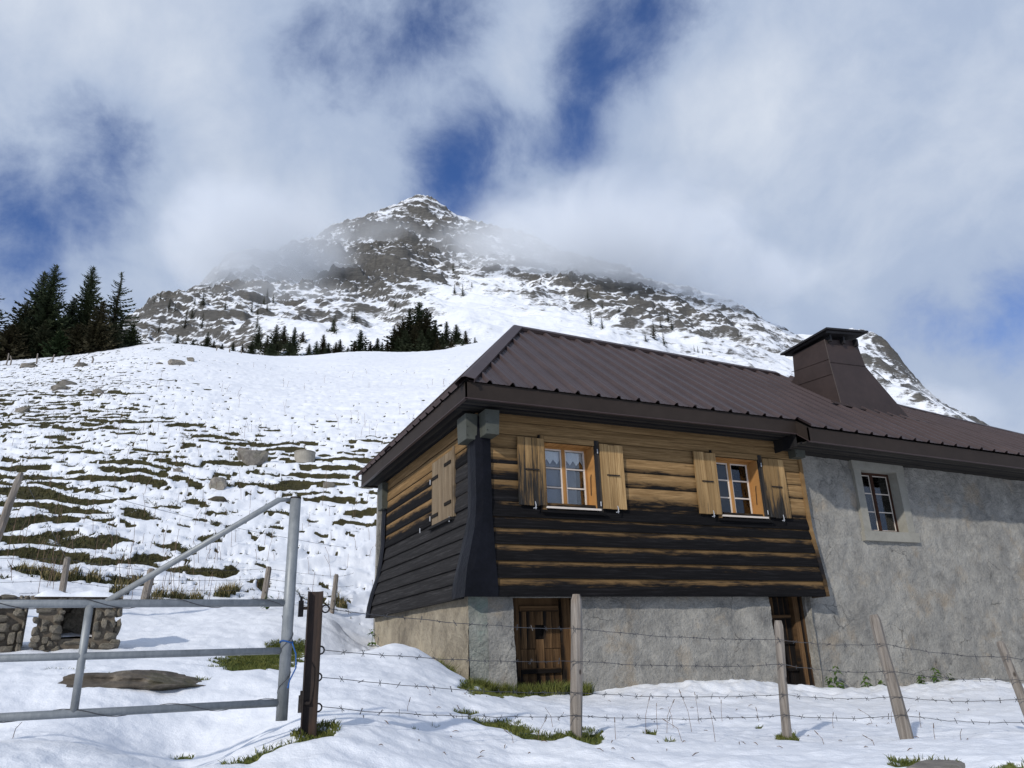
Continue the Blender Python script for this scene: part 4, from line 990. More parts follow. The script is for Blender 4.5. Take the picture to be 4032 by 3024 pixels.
# fascia boards
def fascia(p, q, h, lab=None):
    p, q = Vector(p), Vector(q); t = (q - p).normalized(); nn = Vector((t.y, -t.x, 0)) * .022; m2 = MB(); D_ = Vector((0, 0, -h)); L = nn * 1.6
    m2.hexa([p + D_, q + D_, q + D_ - nn, p + D_ - nn, p, q, q - nn, p - nn]); o = m2.build('fascia', 'fascia_metal', roof)
    m3 = MB(); m3.hexa([p + D_ + nn * .6, q + D_ + nn * .6, q + D_ - L, p + D_ - L, p + D_ + nn * .6 + Vector((0, 0, .012)), q + D_ + nn * .6 + Vector((0, 0, .012)), q + D_ - L + Vector((0, 0, .012)), p + D_ - L + Vector((0, 0, .012))])
    m3.v = [(v[0], v[1], v[2] - .013) for v in m3.v]; m3.build('fascia_drip', 'roof_metal', roof)
fascia((EX, EY, 3.625), (9.62, EY, 3.625), .235); fascia((9.62, EY, 3.615), (9.62, 9.17, 3.43), .235); fascia((9.62, 9.17, 3.43), (15.6, 9.17, 3.32), .235); fascia((15.6, 9.17, 3.32), (22.4, 9.17, 3.2), .235)
fascia((EX, 13.9, 3.625), (EX, EY, 3.625), .235); fascia((EX, 15.58, 3.625), (EX, 13.905, 3.625), .235); fascia((22.4, 15.8, 3.4), (EX, 15.58, 3.625), .235)
# soffit boards
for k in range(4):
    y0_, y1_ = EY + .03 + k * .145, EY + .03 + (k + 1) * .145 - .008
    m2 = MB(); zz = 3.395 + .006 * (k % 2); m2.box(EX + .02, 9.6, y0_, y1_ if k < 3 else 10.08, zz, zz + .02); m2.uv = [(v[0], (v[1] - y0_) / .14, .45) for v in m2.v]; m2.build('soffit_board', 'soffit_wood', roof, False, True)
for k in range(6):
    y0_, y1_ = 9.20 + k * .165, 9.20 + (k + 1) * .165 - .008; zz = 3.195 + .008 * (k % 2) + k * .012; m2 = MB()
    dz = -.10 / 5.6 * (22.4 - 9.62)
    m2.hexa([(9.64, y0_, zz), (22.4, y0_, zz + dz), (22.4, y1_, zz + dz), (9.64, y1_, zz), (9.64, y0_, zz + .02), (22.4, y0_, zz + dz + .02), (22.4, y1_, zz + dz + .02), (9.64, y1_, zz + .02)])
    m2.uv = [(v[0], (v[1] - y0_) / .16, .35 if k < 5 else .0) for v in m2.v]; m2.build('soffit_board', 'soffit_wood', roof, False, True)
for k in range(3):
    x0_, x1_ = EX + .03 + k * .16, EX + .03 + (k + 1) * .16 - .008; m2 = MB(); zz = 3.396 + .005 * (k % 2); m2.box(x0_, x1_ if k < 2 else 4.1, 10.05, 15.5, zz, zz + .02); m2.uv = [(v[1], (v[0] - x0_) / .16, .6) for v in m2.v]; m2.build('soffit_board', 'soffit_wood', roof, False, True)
# chimney -------------------------------------------------------------------------
ch = MB()
pT = dict(fl=(12.24, 10.82, 6.06), fr=(13.17, 10.82, 6.16), br=(13.17, 11.75, 6.16), bl=(12.24, 11.75, 6.06))
pM = dict(fl=(12.25, 10.80, 5.54), fr=(13.27, 10.79, 5.57), br=(13.27, 11.8, 5.57), bl=(12.24, 11.8, 5.54))
pB = dict(fl=(12.25, 10.70, 4.55), fr=(14.22, 10.66, 4.36), br=(14.22, 12.1, 5.3), bl=(12.24, 12.05, 5.4))
o_ = ['fl', 'fr', 'br', 'bl']; vs = [pB[k] for k in o_] + [pM[k] for k in o_] + [pT[k] for k in o_]
ch.add(vs, [(a, (a + 1) % 4, (a + 1) % 4 + 4, a + 4) for a in range(4)] + [(a + 4, (a + 1) % 4 + 4, (a + 1) % 4 + 8, a + 8) for a in range(4)] + [(8, 9, 10, 11)])
chim = part(ch, 'chimney', 'chimney_metal', label='tapering brown sheet metal chimney')
for a, b_, wdt in ((pM['fl'], pM['fr'], .012), (pT['fl'], pT['fr'], .012)):     # folded seams
    a, b_ = Vector(a) + Vector((0, -.006, -.10 if a is pT['fl'] else 0)), Vector(b_) + Vector((0, -.006, -.10 if b_ is pT['fr'] else 0)); m2 = MB(); m2.tube([a, b_], .008, 5); m2.build('seam', 'chimney_metal', chim)
for zf in (.62, .25):
    m2 = MB(); m2.tube([(12.243, 10.79, 5.5 + (zf - .5) * .9), (12.234, 11.85, 5.58 + (zf - .5) * .9)], .007, 5); m2.build('seam', 'chimney_metal', chim)
m2 = MB(); m2.tube([pB['fl'], pM['fl'], pT['fl']], .012, 5); m2.build('seam', 'chimney_metal', chim)
m2 = MB(); m2.hexa([(12.08, 10.57, 6.175), (13.30, 10.57, 6.275), (13.30, 11.95, 6.22), (12.08, 11.95, 6.10), (12.08, 10.57, 6.215), (13.30, 10.57, 6.315), (13.30, 11.95, 6.26), (12.08, 11.95, 6.14)]); m2.build('cap', 'cap_dark', chim)
m2 = MB(); m2.hexa([(12.16, 10.66, 6.135), (13.22, 10.66, 6.235), (13.22, 11.88, 6.18), (12.16, 11.88, 6.06), (12.14, 10.64, 6.174), (13.24, 10.64, 6.274), (13.24, 11.9, 6.219), (12.14, 11.9, 6.099)]); m2.build('cap', 'cap_dark', chim)
for k in range(3):
    m2 = MB(); x_ = 12.3 + k * .38; m2.box(x_, x_ + .05, 10.72, 11.8, 6.0, 6.15); m2.build('cap_bearer', 'cap_dark', chim)
m2 = MB(); m2.hexa([(12.0, 10.62, 4.50), (14.5, 10.50, 4.27), (14.5, 10.60, 4.33), (12.0, 10.72, 4.57), (12.0, 10.62, 4.525), (14.5, 10.50, 4.295), (14.5, 10.60, 4.355), (12.0, 10.72, 4.595)])
m2.v = [(v[0], v[1], v[2] + .05) for v in m2.v]; m2.build('flashing', 'chimney_metal', chim)

# ----------------------------------------------------------------------------
# GATE, STEEL POST, FENCES
# ----------------------------------------------------------------------------
GR = atD(1138, 2374, 4.95); zt = GR[2]; GL = atZ(0, 2378, zt)
gdir = Vector((GL[0] - GR[0], GL[1] - GR[1], 0)).normalized()          # from the hinge to the left
GR = Vector(GR)
def on_gate(px, py):     # picture point onto the gate's vertical plane
    n = Vector((gdir.y, -gdir.x, 0)); d = Vector(ray(px, py)); return d * (n.dot(GR) / n.dot(d))
gfoot = on_gate(1100, 2838); gbase = Vector((GR.x, GR.y, gfoot.z))
gate = empty('gate', tuple(gbase), 'galvanised tube farm gate with slanting brace beside the rusty steel post', 'gate')
ztop = on_gate(1170, 1962).z
zmid = on_gate(1080, 2563).z; zbot = on_gate(1080, 2768).z
left = GR + gdir * 2.6
MBt = lambda pts, r, n=14: MB().tube(pts, r, n)
part(MBt([(GR.x, GR.y, gfoot.z), (GR.x, GR.y, ztop)], .033, 18), 'hinge_stile', 'galvanised', gate, True)
for z_, r_ in ((zt, .0215), (zmid, .0195), (zbot, .0215)):
    part(MBt([GR + gdir * .012 + Vector((0, 0, z_ - GR.z)), (left.x, left.y, z_)], r_), 'rail', 'galvanised', gate, True)
st = on_gate(352, 2390); sb_ = on_gate(295, 2778)
part(MBt([(st.x, st.y, zt), (st.x, st.y, zbot)], .0205), 'upright', 'galvanised', gate, True)
bl = on_gate(420, 2368); part(MBt([GR + Vector((0, 0, ztop - GR.z - .01)) + gdir * .03, GR + gdir * .10 + Vector((0, 0, ztop - GR.z - .015)), (bl.x, bl.y, zt + .01)], [.010, .0175, .0175]), 'brace', 'galvanised', gate, True)
fl = GR + gdir * 2.55; part(MBt([(fl.x, fl.y, zt + .04), (fl.x, fl.y, zbot - .03)], .0215), 'end_stile', 'galvanised', gate, True)
part(MB().tube([(GR.x, GR.y, ztop - .004), (GR.x, GR.y, ztop + .006)], .034, 18), 'stile_cap', 'iron', gate)
def helix(p, q, r, turns, wr, ph=0):
    p, q = Vector(p), Vector(q); t = (q - p).normalized(); a = t.orthogonal().normalized(); b_ = t.cross(a); n = int(turns * 12)
    return [p.lerp(q, i / n) + (a * math.cos(ph + i / 12 * 2 * math.pi) + b_ * math.sin(ph + i / 12 * 2 * math.pi)) * r * (1 + .08 * math.sin(i)) for i in range(n + 1)]
for z_, tn, ph in ((zt, 5.5, 0.4), (zbot, 5, 2.0)):
    part(MB().tube(helix(GR + gdir * .05 + Vector((0, 0, z_ - GR.z)), (left.x, left.y, z_), .025, tn, 0, ph), .0022, 4), 'wound_wire', 'wire', gate)
part(MB().tube(helix((GR.x, GR.y, zmid + .2), (GR.x, GR.y, zbot + .02), .036, 2.2, 0, 1), .0022, 4), 'wound_wire', 'wire', gate)
# steel post (channel section)
PB = atD(1212, 2884, 5.02); PB[2] = gz(PB[0], PB[1]); ptz = atD(1228, 2330, 5.02)[2]
hd = Vector((PB[0], PB[1], 0)).normalized(); rt = Vector((hd.y, -hd.x, 0))
post = empty('steel_post', tuple(PB), 'rusty steel channel post with wire rings between gate and barbed wire', 'post')
def pp(a, b_): return Vector((PB[0], PB[1], 0)) + rt * a + hd * b_
m2 = MB(); poly = [(-.052, -.05), (-.042, -.05), (-.036, -.012), (-.024, -.006), (.024, -.006), (.044, -.030), (.052, -.05), (.058, -.048), (.058, .05), (.046, .05), (.040, .012), (-.036, .012), (-.044, .05), (-.052, .05)]
poly = [(a * .84, b_ * .84) for a, b_ in poly]
lo = [pp(a, b_) + Vector((0, 0, PB[2] - .4)) for a, b_ in poly]; hi = [pp(a, b_) + Vector((0, 0, ptz)) for a, b_ in poly]; n = len(poly)
m2.add(lo + hi, [(i, (i + 1) % n, (i + 1) % n + n, i + n) for i in range(n)] + [tuple(reversed(range(n))), tuple(range(n, 2 * n))]); part(m2, 'channel', 'rust', post)
RINGS = [(1282, 2397), (1262, 2560), (1252, 2666), (1252, 2786)]; ringz = []
for x, y in RINGS:
    c = atD(x, y, 5.02); ringz.append(c); pts = [Vector(c) + rt * (.022 * math.cos(t)) + Vector((0, 0, .022 * math.sin(t))) for t in np.linspace(0, 2 * math.pi, 13)]
    part(MB().tube(pts, .005, 5, False), 'wire_ring', 'iron', post)
for y in (2395, 2770):      # hinge pins between gate and post
    c = Vector(atD(1185, y, 5.0)); m2 = MB(); m2.tube([c + Vector((0, 0, -.05)), c + Vector((0, 0, .045))], .016, 8).tube([c + Vector((0, 0, .045)), c + Vector((0, 0, .07))], .008, 6)
    part(m2, 'hinge_pin', 'iron', post)
    m2 = MB(); m2.tube([c, c + rt * .05], .010, 6); part(m2, 'hinge_lug', 'rust', post)
# blue rope round the hinge stile
rz = on_gate(1125, 2527).z; pts = [Vector((GR.x, GR.y, rz)) + Vector((math.cos(t), math.sin(t), 0)) * .037 + Vector((0, 0, .006 * math.sin(2 * t))) for t in np.linspace(-1.0, 5.6, 18)]
p0 = pts[-1]; e1 = Vector(atD(1165, 2575, 4.9)); e2 = Vector(atD(1165, 2630, 4.9)); e3 = Vector(atD(1140, 2680, 4.88)); e4 = Vector(atD(1133, 2710, 4.88))
rope = MB().tube(pts + [p0.lerp(e1, .6), e1, e2, e3, e4], .0045, 6).build('rope', 'rope'); tag(rope, 'blue rope knotted round the gate stile with loose hanging end', 'rope')

def fence_post(name, bx, by, tx, ty, D, r, r_top, label, group, wob=0.004, ngon=9, Dtop=None, taper_top=True):
    b = Vector(atD(bx, by, D)); b.z = gz(b.x, b.y) - 0.0; t = Vector(atD(tx, ty, Dtop or D)); ax = t - b; n = 9
    pts = [b - ax.normalized() * .35] + [b + ax * (i / n) for i in range(n + 1)]
    rs = [r * 1.03] + [r + (r_top - r) * (i / n) for i in range(n + 1)]
    if taper_top: rs[-1] *= .72; pts.insert(-1, b + ax * .955); rs.insert(-1, r_top)
    m2 = MB(); m2.tube([p - b for p in pts], rs, ngon)
    sd = rng.random() * 99
    m2.v = [(x + mnoise.noise(Vector((x * 25, y * 25 + sd, z * 2.2))) * wob * 2, y + mnoise.noise(Vector((x * 25 + sd, y * 25, z * 2.2 + 9))) * wob * 2, z) for x, y, z in m2.v]
    o = m2.build(name, 'post_wood', None, False, False, tuple(b)); tag(o, label, 'fence post', group); return b, t
G1 = 'wooden posts of the barbed wire fence in front of the chalet'
posts = [fence_post('fence_post', 2268, 2893, 2270, 2340, 6.1, .046, .041, 'upright rounded grey post standing before the low plank door', G1),
         fence_post('fence_post', 3098, 2905, 3062, 2443, 7.0, .041, .035, 'straight narrow grey post before the second, darker cellar door', G1, ngon=7),
         fence_post('fence_post', 3570, 2903, 3440, 2420, 7.2, .050, .040, 'knotty grey post leaning left before the grey rendered wall', G1, ngon=8),
         fence_post('fence_post', 4085, 2900, 3935, 2525, 7.7, .042, .030, 'thin leaning post cut by the right picture edge', G1, ngon=7)]
def wire_points(anchors, sag=0.02, seg=14, jit=.004):
    out = []
    for (p, q) in zip(anchors[:-1], anchors[1:]):
        p, q = Vector(p), Vector(q)
        for i in range(seg):
            t = i / seg; out.append(p.lerp(q, t) + Vector((0, 0, -4 * sag * t * (1 - t) + rng.uniform(-jit, jit))))
    out.append(Vector(anchors[-1])); return out
def barbed(name, anchors, r, label, group, sag=.02, barb=0.13, bl=.022, mat='wire'):
    pts = wire_points(anchors, sag); m2 = MB(); m2.tube(pts, r, 4)
    if barb:
        acc = 0.0
        for p, q in zip(pts[:-1], pts[1:]):
            L = (q - p).length; s_ = barb - acc
            while s_ < L:
                c = p.lerp(q, s_ / L)
                for k in range(2):
                    v = Vector((rng.uniform(-1, 1), rng.uniform(-.6, .6), rng.uniform(-1, 1))).normalized() * bl; m2.tube([c - v, c + v], r * .75, 3)
                s_ += barb
            acc = (L - (s_ - barb)) % barb
    o = m2.build(name, mat); tag(o, label, 'wire', group); return o
WY = [((2395, 2475, 2517, 2535, 2587, 2640)), ((2560, 2602, 2616, 2643, 2675, 2710)), ((2666, 2727, 2734, 2743, 2752, 2775)), ((2786, 2818, 2815, 2815, 2842, 2870))]
WX = [(2262, 2262, 2262, 2262), (3072, 3080, 3088, 3092), (3478, 3505, 3518, 3548), (3962, 3997, 4030, 4062)]
names = ['topmost', 'second highest', 'third highest', 'lowest']
for k in range(4):
    an = [ringz[k] + np.array(rt) * .02]
    for j, D in enumerate((6.04, 6.95, 7.14, 7.63)): an.append(atD(WX[j][k], WY[k][j + 1], D))
    an.append(atD(4500, WY[k][5], 8.4))
    barbed('barbed_wire', an, .0028, f'{names[k]} barbed wire strand running from the rusty post past the chalet', 'barbed wire strands in front of the chalet', .025)

# far fence behind the gate
G2 = 'old posts of the fence behind the gate'
fp = [fence_post('fence_post', 243, 2345, 266, 2194, 15.0, .055, .050, 'dark leaning post rising above the stone trough', G2, Dtop=15.1),
      fence_post('fence_post', 565, 2380, 598, 2240, 15.2, .075, .07, 'broad brown leaning post behind the gate brace', G2, Dtop=15.3),
      fence_post('fence_post', 1035, 2382, 1060, 2232, 16.0, .06, .055, 'pale leaning post just left of the gate stile', G2, Dtop=16.1),
      fence_post('fence_post', 1306, 2412, 1325, 2262, 16.5, .05, .05, 'pale post between the steel post and the chalet', G2, Dtop=16.6)]
lp = fence_post('fence_post', -95, 2260, 82, 1862, 13.0, .075, .05, 'split dark post slanting in from the left picture edge', G2, Dtop=13.0, wob=.012)
for k, f_ in enumerate((.95, .68, .40, .12)):
    an = [Vector(atD(-500, 2180 + k * 55, 14.6))] + [b.lerp(t, f_) for b, t in fp] + [Vector((3.7, 16.4, gz(3.7, 16.4) + .95 * f_))]
    barbed('barbed_wire', an, .0035, f'{names[k]} thin strand of the fence behind the gate', 'wire strands of the fence behind the gate', .02, .25, .02)
barbed('stay_wire', [lp[1], fp[0][0].lerp(fp[0][1], .92)], .004, 'stay wire slanting from the split post down to the dark post', 'stay wires of the rear fence', .0, 0)
barbed('stay_wire', [lp[1], Vector((3.7, 17.2, gz(3.7, 17.2) + 1.3))], .0035, 'long thin wire from the split post towards the chalet', 'stay wires of the rear fence', .1, 0)
# posts along the crest by the spruces
for k, (x, yt, yb, D) in enumerate(((24.6, 1388, 1432, 112), (42, 1397, 1432, 112), (146, 1388, 1426, 113), (204, 1392, 1423, 113), (253, 1397, 1424, 113), (314, 1408, 1428, 112), (361, 1402, 1428, 113), (850, 1372, 1386, 126), (905, 1376, 1392, 127), (950, 1380, 1396, 127))):
    w = ['leftmost thin', 'second from the left', 'tall', 'pale slanting', 'short pale', 'whitish', 'grey', 'far left speck of a', 'middle speck of a', 'right speck of a'][k]
    where = 'fence post under the spruce clump on the crest' if k < 7 else 'fence post on the dip of the crest'
    b = Vector(hit(x, yb)); b.z = gz(b.x, b.y); h_ = (yb - yt) / F * b.length * .98
    m2 = MB(); m2.tube([(0, 0, -.3), (rng.uniform(-.1, .1), 0, h_ * .6), (rng.uniform(-.2, .2), 0, h_)], [.09, .085, .07], 6); o = m2.build('fence_post', 'post_wood', None, False, False, tuple(b)); tag(o, f'{w} {where}', 'fence post', 'posts along the crest')
# overhead cables beyond the roof
for k, (y0_, y1_) in enumerate(((1508, 1706), (1532, 1728))):
    a = Vector(atD(3560 + 30 * k, y0_ - 30, 420)); b_ = Vector(atD(4300, y1_ + 150, 90)); m2 = MB(); m2.tube([a.lerp(b_, t) + Vector((0, 0, -4 * 3 * t * (1 - t))) for t in np.linspace(0, 1, 25)], .045, 4)
    tag(m2.build('cable', 'wire'), ['upper faint overhead cable crossing the sky right of the chimney', 'lower faint overhead cable crossing the sky right of the chimney'][k], 'cable', 'overhead cables')

# ----------------------------------------------------------------------------
# STONE TROUGH, ROCKS, CONCRETE RING
# ----------------------------------------------------------------------------
def rock_mesh(name, sx_, sy_, sz_, seed, sub=2, rough=.28, box=False):
    bm = bmesh.new(); bmesh.ops.create_icosphere(bm, subdivisions=sub, radius=1.0); off = Vector((seed * 7.3, seed * 3.1, seed * 1.7))
    for v in bm.verts:
        p = v.co.copy(); n_ = mnoise.noise(p * 1.1 + off) * rough * 1.5 + mnoise.noise(p * 2.7 + off) * rough * .6 + mnoise.noise(p * 6 + off) * rough * .25
        # facet towards a few planes
        if box: p = Vector([math.copysign(abs(c) ** .42, c) for c in p]) * .8
        p *= 1 + n_
        for k in range(5):
            d = Vector((math.sin(seed + k * 2.1), math.cos(seed * 1.3 + k * 1.7), math.sin(seed * .7 + k))).normalized(); h_ = p.dot(d)
            if h_ > .72: p -= d * (h_ - .72) * .85
        v.co = Vector((p.x * sx_, p.y * sy_, p.z * sz_))
    me = bpy.data.meshes.new(name); bm.to_mesh(me); bm.free(); return me
def place_rock(name, px, py, w, h_, dep, label, group, mat='limestone', seed=1, sub=3, sink=.25, D=None):
    """px,py: foot of the rock in the 2212-wide picture; w,h in picture px"""
    p = Vector(hit(px * K, py * K)) if D is None else Vector(atD(px * K, py * K, D)); p.z = gz(p.x, p.y); d = math.hypot(p.x, p.y); s_ = d / 1647
    me = rock_mesh(name, w * s_ * .52, dep * w * s_ * .45, h_ * s_ * .72, seed, sub, .34, True); me.polygons.foreach_set('use_smooth', [sub > 2 and False] * len(me.polygons))
    o = link(name, me, mat, None, tuple(p + Vector((0, dep * w * s_ * .2, h_ * s_ * (.5 - sink))))); o.rotation_euler = (0, 0, -math.atan2(p.x, p.y) + rng.uniform(-.1, .1)); tag(o, label, 'rock', group); return o
GRK = 'rocks on the snowy pasture'
for a in ((545, 1000, 78, 36, .8, 'large grey boulder with a red brown crack right of centre slope', 4), (468, 1052, 40, 28, .7, 'pale rounded boulder half sunk below the large grey one', 2), (712, 1050, 30, 16, .7, 'small grey rock above a turf strip near the eave', 7),
          (147, 835, 46, 16, .8, 'tan rock high on the left slope below the spruces', 9), (128, 850, 36, 14, .8, 'dark grey rock just below the tan one', 11), (384, 788, 40, 14, .8, 'brown rock on the crest right of the spruces', 13), (412, 780, 18, 8, .8, 'tiny rock behind the brown crest rock', 14), (176, 788, 28, 8, .8, 'flat dark rock below the crest fence', 15), (345, 784, 18, 7, .8, 'small dark rock left of the brown crest rock', 17),
          (62, 792, 32, 10, .8, 'flat grey rock at the far left of the crest', 19), (210, 858, 22, 12, .8, 'squat brown stone amid turf right of the tan rock', 21), (48, 890, 30, 14, .8, 'grey stone among dark turf at the far left', 23), (470, 1085, 45, 12, .7, 'low mossy stone under the pale boulder', 25), (385, 1020, 18, 9, .8, 'small dark stone left of the pale boulder', 26), (72, 1300, 24, 12, .8, 'small brown stone behind the trough', 27)):
    place_rock('boulder', *a[:5], a[5], GRK, 'limestone' if 'mossy' not in a[5] else 'mossy_stone', a[6])
# long slab in the near snow
p = Vector(hit(318 * K, 1474 * K)); p.z = gz(p.x, p.y); me = rock_mesh('slab_rock', .60, .36, .125, 6.1, 5, .42)
o = link('slab_rock', me, 'mossy_stone', None, tuple(p + Vector((0, .14, -.035)))); o.rotation_euler = (0, .03, -math.atan2(p.x, p.y)); tag(o, 'long flat mossy stone lying in the snow under the gate', 'rock', GRK)
p = Vector(hit(2005 * K, 1654 * K)); p.z = gz(p.x, p.y); me = rock_mesh('slab_rock', .30, .16, .05, 8.4, 4, .3); o = link('slab_rock', me, 'limestone', None, tuple(p + Vector((.05, .0, -.012)))); tag(o, 'pale flat stone breaking the snow at the lower right corner', 'rock', GRK)
# concrete well ring
p = Vector(hit(658 * K, 990 * K)); p.z = gz(p.x, p.y); s_ = math.hypot(p.x, p.y) / 1647
ring = empty('well_ring', tuple(p), 'round concrete well ring with lid on the slope right of the boulder', 'well')
n = 24; r_ = 22 * s_; hh = 9 * s_
m2 = MB(); m2.tube([p + Vector((0, 0, -.3)), p + Vector((0, 0, hh * .5)), p + Vector((0, 0, hh))], [r_, r_, r_ * 1.0], n); part(m2, 'ring', 'concrete', ring, False)
m2 = MB(); m2.tube([p + Vector((0, 0, hh + .002)), p + Vector((0, 0, hh + .03)), p + Vector((0, 0, hh + .05))], [r_ * 1.03, r_ * 1.03, r_ * .9], n); part(m2, 'lid', 'concrete', ring, False)
# stone trough
TD = 10.3; t0 = Vector(atD(60 * K, 1395 * K, TD)); t1 = Vector(atD(250 * K, 1402 * K, TD)); tz0 = min(gz(t0.x, t0.y), gz(t1.x, t1.y)) - .05
ta = (t1 - t0); ta.z = 0; TL = ta.length; ta.normalize(); tb = Vector((-ta.y, ta.x, 0)); tb = tb if tb.y > 0 else -tb
TH = atD(150 * K, 1283 * K, TD)[2] - tz0
def tp(a, b_, z): return t0 * 1 + ta * a + tb * b_ + Vector((0, 0, tz0 + z - t0.z))
trough = empty('stone_trough', tuple(tp(TL / 2, .3, 0)), 'ruined rubble stone trough with snow on its top slab left of the gate', 'trough')
def tbox(a0, a1, b0, b1, z0, z1, name, mat): 
    m2 = MB(); m2.hexa([tp(a0, b0, z0), tp(a1, b0, z0), tp(a1, b1, z0), tp(a0, b1, z0), tp(a0, b0, z1), tp(a1, b0, z1), tp(a1, b1, z1), tp(a0, b1, z1)]); return part(m2, name, mat, trough)
pil = TL * .36
core = [tbox(.05, pil - .04, .06, .5, -.2, TH - .06, 'left_pillar', 'mortar'), tbox(TL - .26, TL - .05, .06, .5, -.2, TH - .06, 'right_pillar', 'mortar'), tbox(.1, TL - .1, .5, .62, -.2, TH - .06, 'back_wall', 'mortar'), tbox(pil - .04, TL - .26, .08, .3, -.2, .17, 'front_sill', 'mortar')]
stones = [rock_mesh('stone', 1, 1, 1, 3.3 + k * 1.9, 2, .24, True) for k in range(9)]
def stone(parent, a, b_, z, wa, wb, wz_):
    o = bpy.data.objects.new('stone', rng.choice(stones)); C.objects.link(o); o.parent = parent
    if not o.data.materials: o.data.materials.append(MATS['trough_stone'])
    q = tp(a, b_, z); o.location = q; o.scale = (wa, wb, wz_); o.rotation_euler = (rng.uniform(-.1, .1), rng.uniform(-.12, .12), math.atan2(ta.y, ta.x) + rng.choice((0, math.pi)) + rng.uniform(-.12, .12))
def rubble(parent, a0, a1, b_, z0, z1, hmin=.07, hmax=.13):
    z = z0
    while z < z1 - .02:
        h_ = min(rng.uniform(hmin, hmax), z1 - z + .02); a = a0
        while a < a1 - .03:
            w = min(rng.choice((rng.uniform(.05, .11), rng.uniform(.1, .24))), a1 - a); hs = rng.uniform(.8, 1.25); stone(parent, a + w / 2, b_ + rng.uniform(.0, .045), z + h_ / 2 + rng.uniform(-.03, .03), w * .54, .085, h_ * .54 * hs); a += w
        z += h_
rubble(core[0], .0, pil, .05, -.02, TH - .08); rubble(core[1], TL - .27, TL + .02, .05, -.02, TH - .08); rubble(core[3], pil, TL - .26, .08, -.03, .15, .06, .1)
for k in range(5): stone(core[1], TL - .03, .12 + k * .09, .08 + (k % 3) * .2, .08, .12, .09)
for k in range(7): stone(core[2], pil + .05 + rng.uniform(0, TL - pil - .4), .49, .25 + rng.uniform(0, TH - .4), .13, .06, .09)
m2 = MB(); nn_ = 10
for i in range(nn_):
    a0, a1 = -.04 + (TL + .05) * i / nn_, -.04 + (TL + .05) * (i + 1) / nn_
    m2.hexa([tp(a0, .07, TH - .075), tp(a1, .07, TH - .075), tp(a1, .66, TH - .07), tp(a0, .66, TH - .07), tp(a0, .07, TH - .015), tp(a1, .07, TH - .015), tp(a1, .66, TH - .01), tp(a0, .66, TH - .01)])
ts_ = part(m2, 'top_slab', 'mortar', trough)
rubble(ts_, -.03, TL + .02, .05, TH - .10, TH - .02, .06, .09)
A, B_ = np.meshgrid(np.linspace(-.02, TL - .02, 26), np.linspace(-.045, .66, 14)); edge_ = np.minimum(np.minimum((A + .02), (TL - .02 - A)), np.minimum((B_ + .045) * 1.8, (.66 - B_))) 
Zs = TH - .035 + .085 * np.sqrt(np.clip(edge_ / .16, 0, 1)) * (0.8 + .5 * fbm(A * 4, B_ * 4, 2)); P = np.zeros(A.shape + (3,))
for i in range(A.shape[0]):
    for j in range(A.shape[1]): P[i, j] = tp(A[i, j], B_[i, j], Zs[i, j])
o = link('snow_cap', grid_mesh('snow_cap', P, True), 'snow_cap', trough)
A, B_ = np.meshgrid(np.linspace(pil - .05, TL - .25, 12), np.linspace(.08, .5, 8)); P = np.zeros(A.shape + (3,)); Zs = .185 + .02 * fbm(A * 5, B_ * 5, 2) + .05 * (B_ / .5)
for i in range(A.shape[0]):
    for j in range(A.shape[1]): P[i, j] = tp(A[i, j], B_[i, j], Zs[i, j])
link('snow_ledge', grid_mesh('snow_ledge', P, True), 'snow_cap', trough)
# neighbouring rubble stub at the picture edge
sw = empty('rubble_stonework', tuple(tp(-.5, .2, 0)), 'dark tumbled rubble wall with snow on top at the left edge', 'wall')
def sbox(a0, a1, b0, b1, z0, z1, name, mat):
    m2 = MB(); m2.hexa([tp(a0, b0, z0), tp(a1, b0, z0), tp(a1, b1, z0), tp(a0, b1, z0), tp(a0, b0, z1), tp(a1, b0, z1), tp(a1, b1, z1), tp(a0, b1, z1)]); return part(m2, name, mat, sw)
cw = sbox(-1.2, -.08, .22, .6, -.2, TH - .02, 'core', 'mortar'); trough_save = None
rubble(cw, -1.2, -.06, .18, -.02, TH + .0, .09, .16)
A, B_ = np.meshgrid(np.linspace(-1.2, -.1, 20), np.linspace(.14, .62, 8)); P = np.zeros(A.shape + (3,)); Zs = TH + .01 + .05 * fbm(A * 4, B_ * 4, 2) - .06 * (np.abs(B_ - .38) / .24) ** 2
for i in range(A.shape[0]):
    for j in range(A.shape[1]): P[i, j] = tp(A[i, j], B_[i, j], Zs[i, j])
link('snow_cap', grid_mesh('snow_cap', P, True), 'snow_cap', sw)

